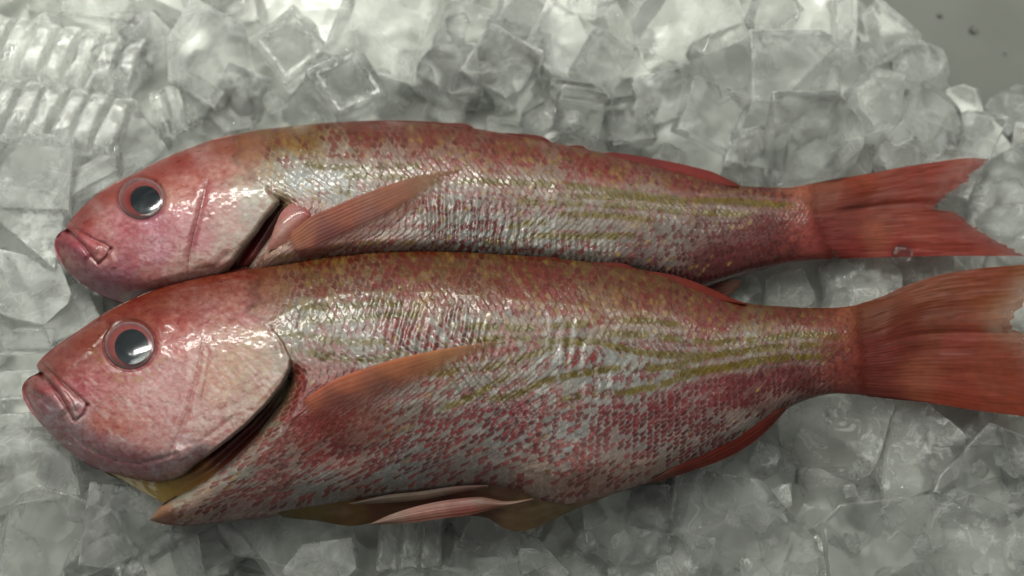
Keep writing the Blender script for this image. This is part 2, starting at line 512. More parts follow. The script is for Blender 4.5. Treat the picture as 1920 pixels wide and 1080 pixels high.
# the pieces one can pick out in the photograph: kind, variant, x, y, z(mm), size, rz, rx, ry, material, label
C, K, R_ = M_CLEAR, M_MILKY, M_CRUSH
HERO = [
    # upper left
    ('slats7', 1, 118, 108, 31, 132, -8, -6, 4, K, 'long ribbed strip of frozen half cubes, upper of two at the top left'),
    ('slats6', 2, 112, 222, 33, 128, -9, -8, 3, K, 'ribbed strip of frozen half cubes just below the longest ribbed strip'),
    ('slats3', 3, 330, 205, 24, 95, 20, 5, 0, C, 'short ribbed ice piece right of the two long ribbed strips'),
    ('bar', 1, 190, 18, 30, 150, -6, 10, 0, K, 'ice bar along the top edge above the long ribbed strips'),
    ('half', 1, 245, 60, 27, 80, 10, 12, 15, C, 'small half cube standing at the right end of the long ribbed strip'),
    ('dimple', 1, 548, 92, 27, 118, 38, 14, -8, C, 'dimpled cube seen corner on, bright right edge, above the rear fish head'),
    ('block', 1, 395, 110, 25, 165, -28, 8, 10, K, 'wide cloudy block left of the dimpled corner on cube'),
    ('bar', 2, 372, 168, 29, 115, -32, 5, 0, K, 'pale ice bar lying aslant below the wide cloudy block'),
    ('dimple', 2, 648, 168, 29, 122, 34, 10, 8, C, 'dimpled cube with a bright lower corner close to the rear fish back'),
    ('round', 1, 455, 178, 27, 95, -20, 0, 8, C, 'rounded lump with a white curved glint left of the rear fish nape'),
    ('block', 2, 425, 225, 20, 110, 12, 0, 0, C, 'low clear block touching the nape of the rear fish'),
    ('block', 3, 735, 55, 30, 190, -24, 18, -6, K, 'large cloudy block with a bright streak near the top edge'),
    ('half', 2, 862, 55, 27, 110, -15, 20, 10, K, 'half cube leaning beside the large cloudy block with a streak'),
    ('block', 4, 835, 150, 25, 130, 8, 0, 8, K, 'clear block standing over the highest point of the rear fish'),
    ('cube', 3, 945, 128, 28, 125, -32, 14, 6, K, 'tilted cube with a bright white lower left side above the rear fish'),
    ('half', 3, 1052, 78, 31, 120, -34, 16, -10, K, 'half cube leaning against the upper right of the tilted cube'),
    ('cube', 4, 1130, 118, 31, 98, -35, 10, 8, C, 'neat square cube with pale lower left edge, upper middle'),
    ('shard', 1, 985, 20, 25, 120, 20, 10, 10, K, 'angular shard at the top edge in the middle'),
    ('round', 2, 1090, 8, 31, 60, 0, 10, 0, K, 'small white lump at the top edge right of the middle'),
    ('plate', 1, 1285, 40, 35, 220, 22, 22, -6, K, 'large cloudy plate with a glaring white lower edge at the top'),
    ('plate', 2, 1440, 20, 36, 120, 40, 20, 0, K, 'small bright plate at the top edge left of the upright bar'),
    ('bar', 3, 1582, 30, 36, 130, 88, 4, 0, C, 'upright round ended bar at the top edge left of the bare counter'),
    ('half', 4, 1370, 118, 29, 130, 28, 12, 8, C, 'clear half cube below the large cloudy plate with the white edge'),
    ('bar', 4, 1462, 60, 33, 95, 55, 0, 0, K, 'thin bright sliver pointing to the upper right under the top plates'),
    ('round', 3, 1478, 140, 31, 165, 0, 6, 0, K, 'big rounded block with a flat grey face right of the upper middle'),
    ('cube', 5, 1245, 190, 25, 105, 15, 8, -10, C, 'low cube between the neat square cube and the back of the rear fish'),
    ('half', 5, 1335, 215, 29, 120, -16, 14, 14, C, 'half cube with a bright bent rim above the rear fish tail stem'),
    ('bar', 5, 1082, 175, 27, 110, -8, 0, 0, C, 'clear bar in the hollow under the neat square cube'),
    ('cube', 6, 1085, 218, 24, 92, -12, 6, 6, C, 'low cube with two bright upright rims against the rear fish back'),
    ('half', 6, 1178, 232, 22, 96, 12, 0, 0, C, 'half cube pressed against the rear fish spines'),
    ('block', 5, 1520, 265, 29, 175, 4, 8, 4, C, 'broad clear block with a bright lower edge above the rear fish tail stem'),
    ('block', 6, 1418, 285, 22, 120, -12, 0, 0, C, 'low block beside the soft dorsal fin of the rear fish'),
    ('shard', 2, 1655, 65, 28, 145, 15, 14, 0, C, 'angular shard at the top beside the bare counter'),
    ('shard', 3, 1722, 118, 23, 120, -30, -14, 14, C, 'pointed shard on the outer rim of the pile by the counter'),
    ('shard', 4, 1640, 180, 29, 150, 60, 10, -12, R_, 'rough shard with a white scarred side right of the big rounded block'),
    ('shard', 5, 1745, 215, 27, 150, 10, -12, 10, C, 'dark clear shard in the rim of the pile facing the bare corner'),
    ('shard', 6, 1830, 255, 24, 150, -25, 6, -6, C, 'large rough edged shard right of the rear fish upper tail lobe'),
    ('block', 7, 1905, 200, 10, 80, 30, 0, 0, C, 'dark little block at the right edge by the bare counter'),
    ('shard', 7, 1690, 290, 24, 120, 40, 0, 8, C, 'clear shard just above the rear fish tail fin'),
    # right, by the tails
    ('shard', 8, 1868, 395, 23, 150, 0, 8, -6, R_, 'frosted shard in the fork of the rear fish tail'),
    ('block', 8, 1890, 330, 22, 105, 20, 0, 0, C, 'clear block beyond the tip of the rear fish upper tail lobe'),
    ('block', 9, 1610, 540, 21, 140, 0, 0, 6, R_, 'crushed lump between the two tails near the front fish tail root'),
    ('shard', 9, 1480, 545, 20, 120, 24, 0, 0, R_, 'crushed shard in the narrow gap below the rear fish tail stem'),
    ('shard', 10, 1735, 515, 20, 130, -14, 4, 0, R_, 'crushed shard between the two tail fins'),
    ('block', 10, 1560, 515, 19, 80, 40, 0, 0, C, 'small clear block tucked below the rear fish tail root'),
    # left
    ('round', 4, 62, 335, 31, 165, 0, 4, 8, K, 'big rounded pale lump at the left edge under the ribbed strips'),
    ('bar', 6, 178, 330, 31, 135, 33, 0, 0, K, 'bright aslant bar just ahead of the rear fish forehead'),
    ('half', 7, 248, 275, 26, 110, 35, 8, 0, C, 'half cube between the ribbed strips and the rear fish forehead'),
    ('block', 11, 52, 440, 28, 150, -6, 0, 6, K, 'cloudy block at the left edge facing the rear fish mouth'),
    ('plate', 3, 60, 545, 30, 170, -14, 6, 0, K, 'flat plate at the left edge between the two fish mouths'),
    ('half', 8, 125, 590, 26, 110, 30, 0, 10, C, 'half cube ahead of the front fish forehead'),
    ('bar', 7, 42, 640, 27, 130, 2, 0, 0, C, 'upper of two level glossy bars left of the front fish lips'),
    ('bar', 8, 40, 722, 30, 140, 3, 6, 0, C, 'level glossy bar with a wide white glint touching the front fish lips'),
    ('bar', 9, 48, 800, 30, 150, 4, 6, 0, C, 'level glossy bar below the front fish lips'),
    ('block', 12, 58, 880, 29, 165, 12, 4, 6, K, 'large milky block at the left edge below the front fish jaw'),
    ('plate', 4, 160, 905, 25, 170, -50, -8, 6, K, 'pale plate right of the large milky block'),
    ('plate', 5, 90, 1010, 33, 260, 26, 10, 0, C, 'long clear plate lying aslant in the bottom left corner'),
    ('block', 13, 250, 990, 28, 150, -4, 4, 0, K, 'milky block below the belly tip of the front fish'),
    ('bar', 10, 185, 960, 24, 110, -62, 0, 0, C, 'dark narrow bar standing between the plates at the bottom left'),
    ('plate', 6, 330, 1055, 31, 150, -8, 8, 0, K, 'flat plate at the bottom edge under the milky block'),
    ('half', 9, 395, 1010, 25, 120, 30, 0, 8, C, 'clear half cube right of the milky block'),
    # bottom
    ('plate', 7, 555, 1015, 29, 215, 12, 6, 4, K, 'broad smooth plate under the front fish belly'),
    ('block', 14, 470, 1000, 24, 110, -10, 0, 0, K, 'small cloudy block between the half cube and the broad smooth plate'),
    ('plate', 8, 600, 1068, 32, 130, 8, 0, 0, K, 'pale plate cut by the bottom edge below the broad smooth plate'),
    ('slats3', 4, 770, 1008, 27, 115, 4, -6, 0, K, 'ribbed strip of three half cubes under the front fish pelvic fin'),
    ('block', 15, 905, 1040, 20, 150, 10, 0, 0, C, 'low dark block right of the ribbed strip of three'),
    ('bar', 11, 1010, 1045, 26, 120, -48, 0, 0, R_, 'frosted bar aslant at the bottom edge in the middle'),
    ('block', 16, 1175, 990, 26, 160, 6, 4, 0, C, 'clear block with sparkling flaws under the rear part of the front fish belly'),
    ('plate', 9, 1235, 1068, 27, 190, -6, 6, 0, R_, 'rough plate at the bottom edge right of the middle'),
    ('shard', 11, 1415, 898, 30, 190, 12, 14, 8, C, 'peaked angular shard with frosted edges near the anal fin of the front fish'),
    ('plate', 10, 1395, 1000, 31, 275, -10, 10, 0, C, 'broad clear slab with a white upper rim at the lower right'),
    ('round', 5, 1560, 815, 27, 210, 10, 0, 6, R_, 'wide crushed lump under the front fish tail stem'),
    ('shard', 12, 1720, 845, 32, 240, -20, 6, -8, R_, 'big rough lump with glittering face below the front fish tail fin'),
    ('shard', 13, 1590, 930, 24, 190, 30, 0, 0, C, 'grey clear shard in the hollow between slab and rough lump'),
    ('plate', 11, 1655, 1015, 33, 210, 6, 8, -4, C, 'square slab with a frosted rim at the bottom right'),
    ('block', 17, 1840, 890, 28, 165, -24, 0, 0, C, 'clear block near the right edge below the front fish tail fin'),
    ('plate', 12, 1850, 1030, 31, 230, -22, 8, 0, R_, 'frosted slab in the bottom right corner'),
    ('block', 18, 1790, 790, 23, 130, 0, 0, 0, R_, 'crushed lump just below the front fish tail fin near the right edge'),
    ('half', 10, 1905, 810, 26, 110, 12, 0, 10, C, 'half cube cut by the right edge under the front fish tail fin'),
    ('block', 19, 1300, 935, 22, 120, 20, 0, 0, C, 'dark clear block against the rear of the front fish belly'),
    ('round', 6, 1420, 1075, 31, 60, 0, 0, 0, K, 'small white lump cut by the bottom edge at the lower right'),
]
NAMES = {'dimple': 'ice_cube', 'cube': 'ice_cube', 'half': 'ice_half_cube', 'block': 'ice_block', 'round': 'ice_lump', 'shard': 'ice_shard', 'plate': 'ice_plate', 'bar': 'ice_bar'}
CATS = {'dimple': 'ice cube', 'cube': 'ice cube', 'half': 'ice cube', 'block': 'ice block', 'round': 'ice lump', 'shard': 'ice shard', 'plate': 'ice plate', 'bar': 'ice bar'}
placed = []
for (kind, var, x, y, z, size, rz, rx, ry, mat, label) in HERO:
    base = 'slats' if kind.startswith('slats') else kind
    put_ice(NAMES.get(base, 'ice_strip'), kind, var, x, y, z / 1000, size, rz, rx, ry, mat, label, CATS.get(base, 'ice strip'))
    placed.append((x, y, size * (1.2 if base == 'slats' else 0.5)))


def region(x, y):
    if x > 1500 and 440 < y < 600: return 'in the gap between the two fish tails'
    if y < 330 and x < 420: return 'beside the ribbed strips at the upper left'
    if y < 330 and x < 1000: return 'above the front half of the rear fish'
    if y < 370 and x < 1540: return 'above the rear half of the rear fish'
    if y < 460: return 'by the bare counter corner and the rear fish tail'
    if x < 330 and y < 640: return 'ahead of the two fish heads'
    if x < 420: return 'at the lower left below the front fish head'
    if x < 1100: return 'along the bottom below the front fish belly'
    return 'at the lower right below the front fish tail'


KINDS = [('shard', 'small angular ice shard', C), ('cube', 'clear moulded ice cube', C), ('half', 'thin clear half cube of ice', C), ('block', 'broken clear ice block', C), ('shard', 'small angular ice shard', C), ('block', 'broken cloudy ice block', K), ('half', 'thin cloudy half cube of ice', K)]
KR = [('shard', 'rough crushed ice shard', R_), ('shard', 'small angular ice shard', C), ('block', 'broken clear ice block', C), ('block', 'rough crushed ice lump', R_)]
rr_ = random.Random(21)
fill = []
tries = 0
while len(fill) < FILL_N and tries < 60000:
    tries += 1
    x, y = rr_.uniform(-60, 1980), rr_.uniform(-60, 1140)
    if over_fish(x, y, -12) in (1, 2): continue
    if y < -40 + (x - 1640) * 0.93 + 40: continue
    low = rr_.random() < 0.55
    d = 68 if low else 70
    if any((x - a) ** 2 + (y - b) ** 2 < d * d for a, b, q in fill if q == low): continue
    if not low and any((x - a) ** 2 + (y - b) ** 2 < (s * 0.8) ** 2 for a, b, s in placed): continue
    fill.append((x, y, low))
    right = x > 1420 or (x > 950 and y > 800)
    kind, txt, mat = rr_.choice(KR if right else KINDS)
    size = rr_.uniform(66, 112)
    near = over_fish(x, y, 40)
    z = rr_.uniform(13, 18) if low else rr_.uniform(20, 25)
    if near: z = min(z, 19)
    lab = txt + ' ' + region(x, y)
    put_ice(NAMES[kind], kind, rr_.randrange(1, 9), x, y, z / 1000, size, rr_.uniform(0, 360), rr_.uniform(-28, 28), rr_.uniform(-28, 28), mat, lab, CATS[kind], txt + 's ' + region(x, y))


# small chips lying loose on the pile
chips = []
tries = 0
while len(chips) < 42 and tries < 20000:
    tries += 1
    if rr_.random() < 0.7: x, y = rr_.uniform(960, 1920), rr_.uniform(770, 1075)
    else: x, y = rr_.uniform(0, 1900), rr_.uniform(0, 1070)
    if over_fish(x, y, 40) or y < -40 + (x - 1640) * 0.93 + 60: continue
    if any((x - a) ** 2 + (y - b) ** 2 < 66 ** 2 for a, b in chips): continue
    chips.append((x, y))
    where = region(x, y)
    kind = rr_.choice(('shard', 'shard', 'block'))
    txt = 'tiny loose ice chip' if kind == 'shard' else 'tiny loose ice lump'
    put_ice('ice_chip', kind, rr_.randrange(1, 9), x, y, rr_.uniform(31, 36) / 1000, rr_.uniform(30, 58), rr_.uniform(0, 360), rr_.uniform(-35, 35), rr_.uniform(-35, 35), rr_.choice((C, R_, R_)), txt + ' ' + where, 'ice chip', txt + 's ' + where)
# ------------------------------------------------------------------ skin and fin materials
def skin_material(name, bump=0.25, rough=(0.24, 0.42), sss=0.06, soft=False):
    m, nt = new_mat(name)
    L = nt.links.new
    out = N(nt, 'ShaderNodeOutputMaterial')
    tc = N(nt, 'ShaderNodeTexCoord')
    at_ = N(nt, 'ShaderNodeAttribute', attribute_name='col')
    n1 = N(nt, 'ShaderNodeTexNoise'); n1.inputs['Scale'].default_value = 420; n1.inputs['Detail'].default_value = 4; n1.inputs['Roughness'].default_value = 0.6
    L(tc.outputs['Object'], n1.inputs['Vector'])
    n2 = N(nt, 'ShaderNodeTexNoise'); n2.inputs['Scale'].default_value = 1300; n2.inputs['Detail'].default_value = 2
    L(tc.outputs['Object'], n2.inputs['Vector'])
    r = ramp(nt, [(0.3, (0.74, 0.72, 0.72, 1)), (0.5, (1, 1, 1, 1)), (0.72, (1.2, 1.22, 1.2, 1))])
    L(n1.outputs['Fac'], r.inputs['Fac'])
    mx = N(nt, 'ShaderNodeMix', data_type='RGBA', blend_type='MULTIPLY'); mx.inputs[0].default_value = 0.75
    L(at_.outputs['Color'], mx.inputs[6]); L(r.outputs['Color'], mx.inputs[7])
    pb = N(nt, 'ShaderNodeBsdfPrincipled')
    L(mx.outputs[2], pb.inputs['Base Color'])
    rr = ramp(nt, [(0.3, g4(rough[0])), (0.7, g4(rough[1]))]); L(n1.outputs['Fac'], rr.inputs['Fac'])
    L(rr.outputs['Color'], pb.inputs['Roughness'])
    pb.inputs['Subsurface Weight'].default_value = sss
    pb.inputs['Subsurface Radius'].default_value = (1.0, 0.4, 0.3)
    pb.inputs['Subsurface Scale'].default_value = 0.0015
    pb.inputs['Coat Weight'].default_value = 0.22
    pb.inputs['Coat Roughness'].default_value = 0.1
    pb.inputs['Specular IOR Level'].default_value = 0.32
    b = N(nt, 'ShaderNodeBump'); b.inputs['Strength'].default_value = bump; b.inputs['Distance'].default_value = 0.0008
    L(n1.outputs['Fac'], b.inputs['Height'])
    b2 = N(nt, 'ShaderNodeBump'); b2.inputs['Strength'].default_value = bump * 0.6; b2.inputs['Distance'].default_value = 0.0003
    L(n2.outputs['Fac'], b2.inputs['Height']); L(b.outputs[0], b2.inputs['Normal'])
    L(b2.outputs[0], pb.inputs['Normal'])
    if soft:
        tp = N(nt, 'ShaderNodeBsdfTransparent')
        mt = N(nt, 'ShaderNodeMixShader'); L(at_.outputs['Alpha'], mt.inputs[0])
        L(tp.outputs[0], mt.inputs[1]); L(pb.outputs[0], mt.inputs[2]); L(mt.outputs[0], out.inputs['Surface'])
    else:
        L(pb.outputs[0], out.inputs['Surface'])
    return m


def fin_material(name):
    """thin rayed fin: lets some light through; the attribute's alpha says how solid it is"""
    m, nt = new_mat(name)
    L = nt.links.new
    out = N(nt, 'ShaderNodeOutputMaterial')
    at_ = N(nt, 'ShaderNodeAttribute', attribute_name='col')
    tc = N(nt, 'ShaderNodeTexCoord')
    n1 = N(nt, 'ShaderNodeTexNoise'); n1.inputs['Scale'].default_value = 260; n1.inputs['Detail'].default_value = 4
    L(tc.outputs['Object'], n1.inputs['Vector'])
    r = ramp(nt, [(0.3, (0.8, 0.78, 0.76, 1)), (0.7, (1.12, 1.12, 1.12, 1))]); L(n1.outputs['Fac'], r.inputs['Fac'])
    mx = N(nt, 'ShaderNodeMix', data_type='RGBA', blend_type='MULTIPLY'); mx.inputs[0].default_value = 0.8
    L(at_.outputs['Color'], mx.inputs[6]); L(r.outputs['Color'], mx.inputs[7])
    pb = N(nt, 'ShaderNodeBsdfPrincipled'); pb.inputs['Roughness'].default_value = 0.5
    pb.inputs['Specular IOR Level'].default_value = 0.35
    pb.inputs['Coat Weight'].default_value = 0.08; pb.inputs['Coat Roughness'].default_value = 0.15
    L(mx.outputs[2], pb.inputs['Base Color'])
    b = N(nt, 'ShaderNodeBump'); b.inputs['Strength'].default_value = 0.2; b.inputs['Distance'].default_value = 0.0005
    L(n1.outputs['Fac'], b.inputs['Height']); L(b.outputs[0], pb.inputs['Normal'])
    tl = N(nt, 'ShaderNodeBsdfTranslucent'); L(mx.outputs[2], tl.inputs['Color'])
    m1 = N(nt, 'ShaderNodeMixShader'); m1.inputs[0].default_value = 0.38
    L(pb.outputs[0], m1.inputs[1]); L(tl.outputs[0], m1.inputs[2])
    tp = N(nt, 'ShaderNodeBsdfTransparent')
    m2 = N(nt, 'ShaderNodeMixShader'); L(at_.outputs['Alpha'], m2.inputs[0])
    L(tp.outputs[0], m2.inputs[1]); L(m1.outputs[0], m2.inputs[2])
    L(m2.outputs[0], out.inputs['Surface'])
    return m


def plain_material(name, col, rough, coat=0.0, spec=0.5):
    m, nt = new_mat(name)
    L = nt.links.new
    out = N(nt, 'ShaderNodeOutputMaterial')
    at_ = N(nt, 'ShaderNodeAttribute', attribute_name='col')
    pb = N(nt, 'ShaderNodeBsdfPrincipled')
    L(at_.outputs['Color'], pb.inputs['Base Color'])
    pb.inputs['Roughness'].default_value = rough
    pb.inputs['Coat Weight'].default_value = coat; pb.inputs['Coat Roughness'].default_value = 0.02
    L(pb.outputs[0], out.inputs['Surface'])
    return m


def cornea_material():
    m, nt = new_mat('cornea')
    L = nt.links.new
    out = N(nt, 'ShaderNodeOutputMaterial')
    gl = N(nt, 'ShaderNodeBsdfGlossy'); gl.inputs['Roughness'].default_value = 0.13
    tp = N(nt, 'ShaderNodeBsdfTransparent'); tp.inputs['Color'].default_value = (0.93, 0.94, 0.95, 1)
    fr = N(nt, 'ShaderNodeFresnel'); fr.inputs['IOR'].default_value = 1.38
    tc = N(nt, 'ShaderNodeTexCoord')
    n1 = N(nt, 'ShaderNodeTexNoise'); n1.inputs['Scale'].default_value = 130; n1.inputs['Detail'].default_value = 1
    L(tc.outputs['Object'], n1.inputs['Vector'])
    b = N(nt, 'ShaderNodeBump'); b.inputs['Strength'].default_value = 0.35; b.inputs['Distance'].default_value = 0.002
    L(n1.outputs['Fac'], b.inputs['Height']); L(b.outputs[0], gl.inputs['Normal']); L(b.outputs[0], fr.inputs['Normal'])
    mx = N(nt, 'ShaderNodeMixShader')
    ad = N(nt, 'ShaderNodeMath', operation='MULTIPLY_ADD'); ad.inputs[1].default_value = 1.0; ad.inputs[2].default_value = 0.02
    L(fr.outputs[0], ad.inputs[0]); L(ad.outputs[0], mx.inputs[0])
    L(tp.outputs[0], mx.inputs[1]); L(gl.outputs[0], mx.inputs[2])
    L(mx.outputs[0], out.inputs['Surface'])
    return m


M_SKIN = skin_material('scaled_skin', 0.28, (0.28, 0.48))
M_HEAD = skin_material('head_skin', 0.06, (0.24, 0.44), 0.10, True)
M_GILL = skin_material('gill_flesh', 0.3, (0.4, 0.6), 0.1)
M_FIN = fin_material('fin_membrane')
M_EYE = plain_material('iris', None, 0.22, 0.3)
M_PUPIL = plain_material('pupil_black', None, 0.12, 0.4)
M_CORNEA = cornea_material()


# ------------------------------------------------------------------ curve and patch tools (photo pixels)
def spline(pts, n=400):
    """smooth curve through points, even steps along its length"""
    p = np.array(pts, float)
    if len(p) == 2:
        t = np.linspace(0, 1, n)[:, None]
        return p[0] * (1 - t) + p[1] * t
    q = np.vstack([2 * p[0] - p[1], p, 2 * p[-1] - p[-2]])
    out = []
    for i in range(1, len(q) - 2):
        t = np.linspace(0, 1, 24, endpoint=False)[:, None]
        a, b, c, d = q[i - 1], q[i], q[i + 1], q[i + 2]
        # centripetal-ish: soften the tangents by the chord lengths
        l0, l1, l2 = np.linalg.norm(b - a) + 1e-6, np.linalg.norm(c - b) + 1e-6, np.linalg.norm(d - c) + 1e-6
        m1 = ((b - a) / l0 * l1 + (c - b) / l1 * l0) / (l0 + l1) * l1
        m2 = ((c - b) / l1 * l2 + (d - c) / l2 * l1) / (l1 + l2) * l1
        out.append((2 * t**3 - 3 * t**2 + 1) * b + (t**3 - 2 * t**2 + t) * m1 + (-2 * t**3 + 3 * t**2) * c + (t**3 - t**2) * m2)
    out.append(p[-1:])
    o = np.vstack(out)
    s = np.concatenate([[0], np.cumsum(np.linalg.norm(np.diff(o, axis=0), axis=1))])
    u = np.linspace(0, s[-1], n)
    return np.stack([np.interp(u, s, o[:, 0]), np.interp(u, s, o[:, 1])], 1)


def coons(top, bottom, left, right, nu, nv):
    T, B, L, R = spline(top, nu), spline(bottom, nu), spline(left, nv), spline(right, nv)
    L = L + (np.linspace(1, 0, nv)[:, None] * (T[0] - L[0]) + np.linspace(0, 1, nv)[:, None] * (B[0] - L[-1]))
    R = R + (np.linspace(1, 0, nv)[:, None] * (T[-1] - R[0]) + np.linspace(0, 1, nv)[:, None] * (B[-1] - R[-1]))
    u = np.linspace(0, 1, nu)[None, :, None]; v = np.linspace(0, 1, nv)[:, None, None]
    P = (1 - v) * T[None] + v * B[None] + (1 - u) * L[:, None] + u * R[:, None] \
        - ((1 - u) * (1 - v) * T[0] + u * (1 - v) * T[-1] + (1 - u) * v * B[0] + u * v * B[-1])
    U = np.broadcast_to(u[..., 0], P.shape[:2]); V = np.broadcast_to(v[..., 0], P.shape[:2])
    return P[..., 0], P[..., 1], U, V


def pdist(X, Y, line):
    """distance to a polyline and the side/position along it"""
    p = np.array(line, float)
    best = np.full(X.shape, 1e9); pos = np.zeros(X.shape); side = np.zeros(X.shape)
    s = 0.0
    tot = np.linalg.norm(np.diff(p, axis=0), axis=1).sum()
    for a, b in zip(p[:-1], p[1:]):
        d = b - a; l = np.linalg.norm(d)
        t = np.clip(((X - a[0]) * d[0] + (Y - a[1]) * d[1]) / (l * l), 0, 1)
        q = np.hypot(X - a[0] - t * d[0], Y - a[1] - t * d[1])
        m = q < best
        best = np.where(m, q, best); pos = np.where(m, (s + t * l) / tot, pos)
        side = np.where(m, np.sign((X - a[0]) * d[1] - (Y - a[1]) * d[0]), side)
        s += l
    return best, pos, side


def blend(samples, X, Y, p=3.0):
    """smooth mixture of colours given at points: (x, y, (r, g, b))"""
    acc = np.zeros(X.shape + (len(np.atleast_1d(samples[0][2])),)); ws = np.zeros(X.shape)
    for x, y, c in samples:
        w = 1.0 / (((X - x) ** 2 + (Y - y) ** 2) + 150.0) ** (p / 2)
        acc += w[..., None] * np.atleast_1d(np.asarray(c, float)); ws += w
    return acc / ws[..., None]


def dent(X, Y, line, width, depth, skew=0.0, fade=True):
    d, pos, side = pdist(X, Y, line)
    f = np.exp(-(d / width) ** 2)
    if fade: f = f * np.clip(np.minimum(pos, 1 - pos) * 8, 0, 1)
    h = depth * f
    if skew: h = h + skew * np.where(side > 0, 1, 0) * np.exp(-(d / (width * 3.5)) ** 2)
    return h


ALBEDO = np.array([0.425, 0.385, 0.385])


def lift(name, X, Y, H, z0, mat, parent, col=None, closed=True, under=0.75, flip=False):
    """a patch given in photo pixels and heights (pixels above the fish's middle plane) becomes a mesh; thick parts get an underside"""
    n, m_ = X.shape
    Z = z0 + H * PX
    Wd = at(X.ravel(), Y.ravel(), Z.ravel())
    idx = np.arange(n * m_).reshape(n, m_)
    f = np.stack([idx[:-1, :-1], idx[1:, :-1], idx[1:, 1:], idx[:-1, 1:]], -1).reshape(-1, 4)
    if flip: f = f[:, ::-1]
    co = Wd; c = None if col is None else col.reshape(-1, col.shape[-1])
    if closed:
        st = 4
        ii = np.unique(np.append(np.arange(0, n, st), n - 1)); jj = np.unique(np.append(np.arange(0, m_, st), m_ - 1))
        sub = idx[np.ix_(ii, jj)]
        cu = Wd[sub.ravel()].copy()
        cu[:, 2] = np.minimum(z0 - np.maximum(H.ravel()[sub.ravel()], 0) * PX * under, cu[:, 2]) - 0.0003
        k = np.arange(len(ii) * len(jj)).reshape(len(ii), len(jj)) + len(co)
        f2 = np.stack([k[:-1, :-1], k[:-1, 1:], k[1:, 1:], k[1:, :-1]], -1).reshape(-1, 4)
        co = np.vstack([co, cu]); f = np.vstack([f, f2])
        if c is not None: c = np.vstack([c, c[sub.ravel()]])
    if c is not None:
        c = c.copy(); c[:, :3] *= ALBEDO
    o = raw_obj(name, co, f, mat, parent, {'col': c} if c is not None else None)
    return o


# ------------------------------------------------------------------ scales
def scale_field(A, B, R=0.82):
    """overlapping scales on a staggered lattice; returns the scale's id and place inside it"""
    r0 = np.round(B / 0.80).astype(int)
    best = np.full(A.shape, 1e9); bi = np.zeros(A.shape, int); br = np.zeros(A.shape, int)
    da = np.zeros(A.shape); db = np.zeros(A.shape)
    for dr in (-1, 0, 1):
        r = r0 + dr
        off = 0.5 * (r % 2)
        i0 = np.floor(A - off).astype(int)
        for di in (-1, 0, 1):
            i = i0 + di
            h = (i * 7919 + r * 104729) & 0xffff
            jx = ((h * 40503) & 0xffff) / 65535. - .5; jy = (((h * 30011) >> 3) & 0xffff) / 65535. - .5
            ca = i + off + jx * 0.22; cb = r * 0.80 + jy * 0.2
            xa, xb = A - ca, B - cb
            inside = (xa * xa + xb * xb * 1.15) < R * R
            m = inside & (ca < best)
            best = np.where(m, ca, best); bi = np.where(m, i, bi); br = np.where(m, r, br)
            da = np.where(m, xa, da); db = np.where(m, xb, db)
    ids = (br - br.min()) * (bi.max() - bi.min() + 1) + (bi - bi.min())
    return ids, da / R, db / R, br


def per_scale(ids, *vals):
    n = ids.max() + 1
    cnt = np.maximum(np.bincount(ids.ravel(), minlength=n), 1)
    return [(np.bincount(ids.ravel(), weights=v.ravel(), minlength=n) / cnt) for v in vals]


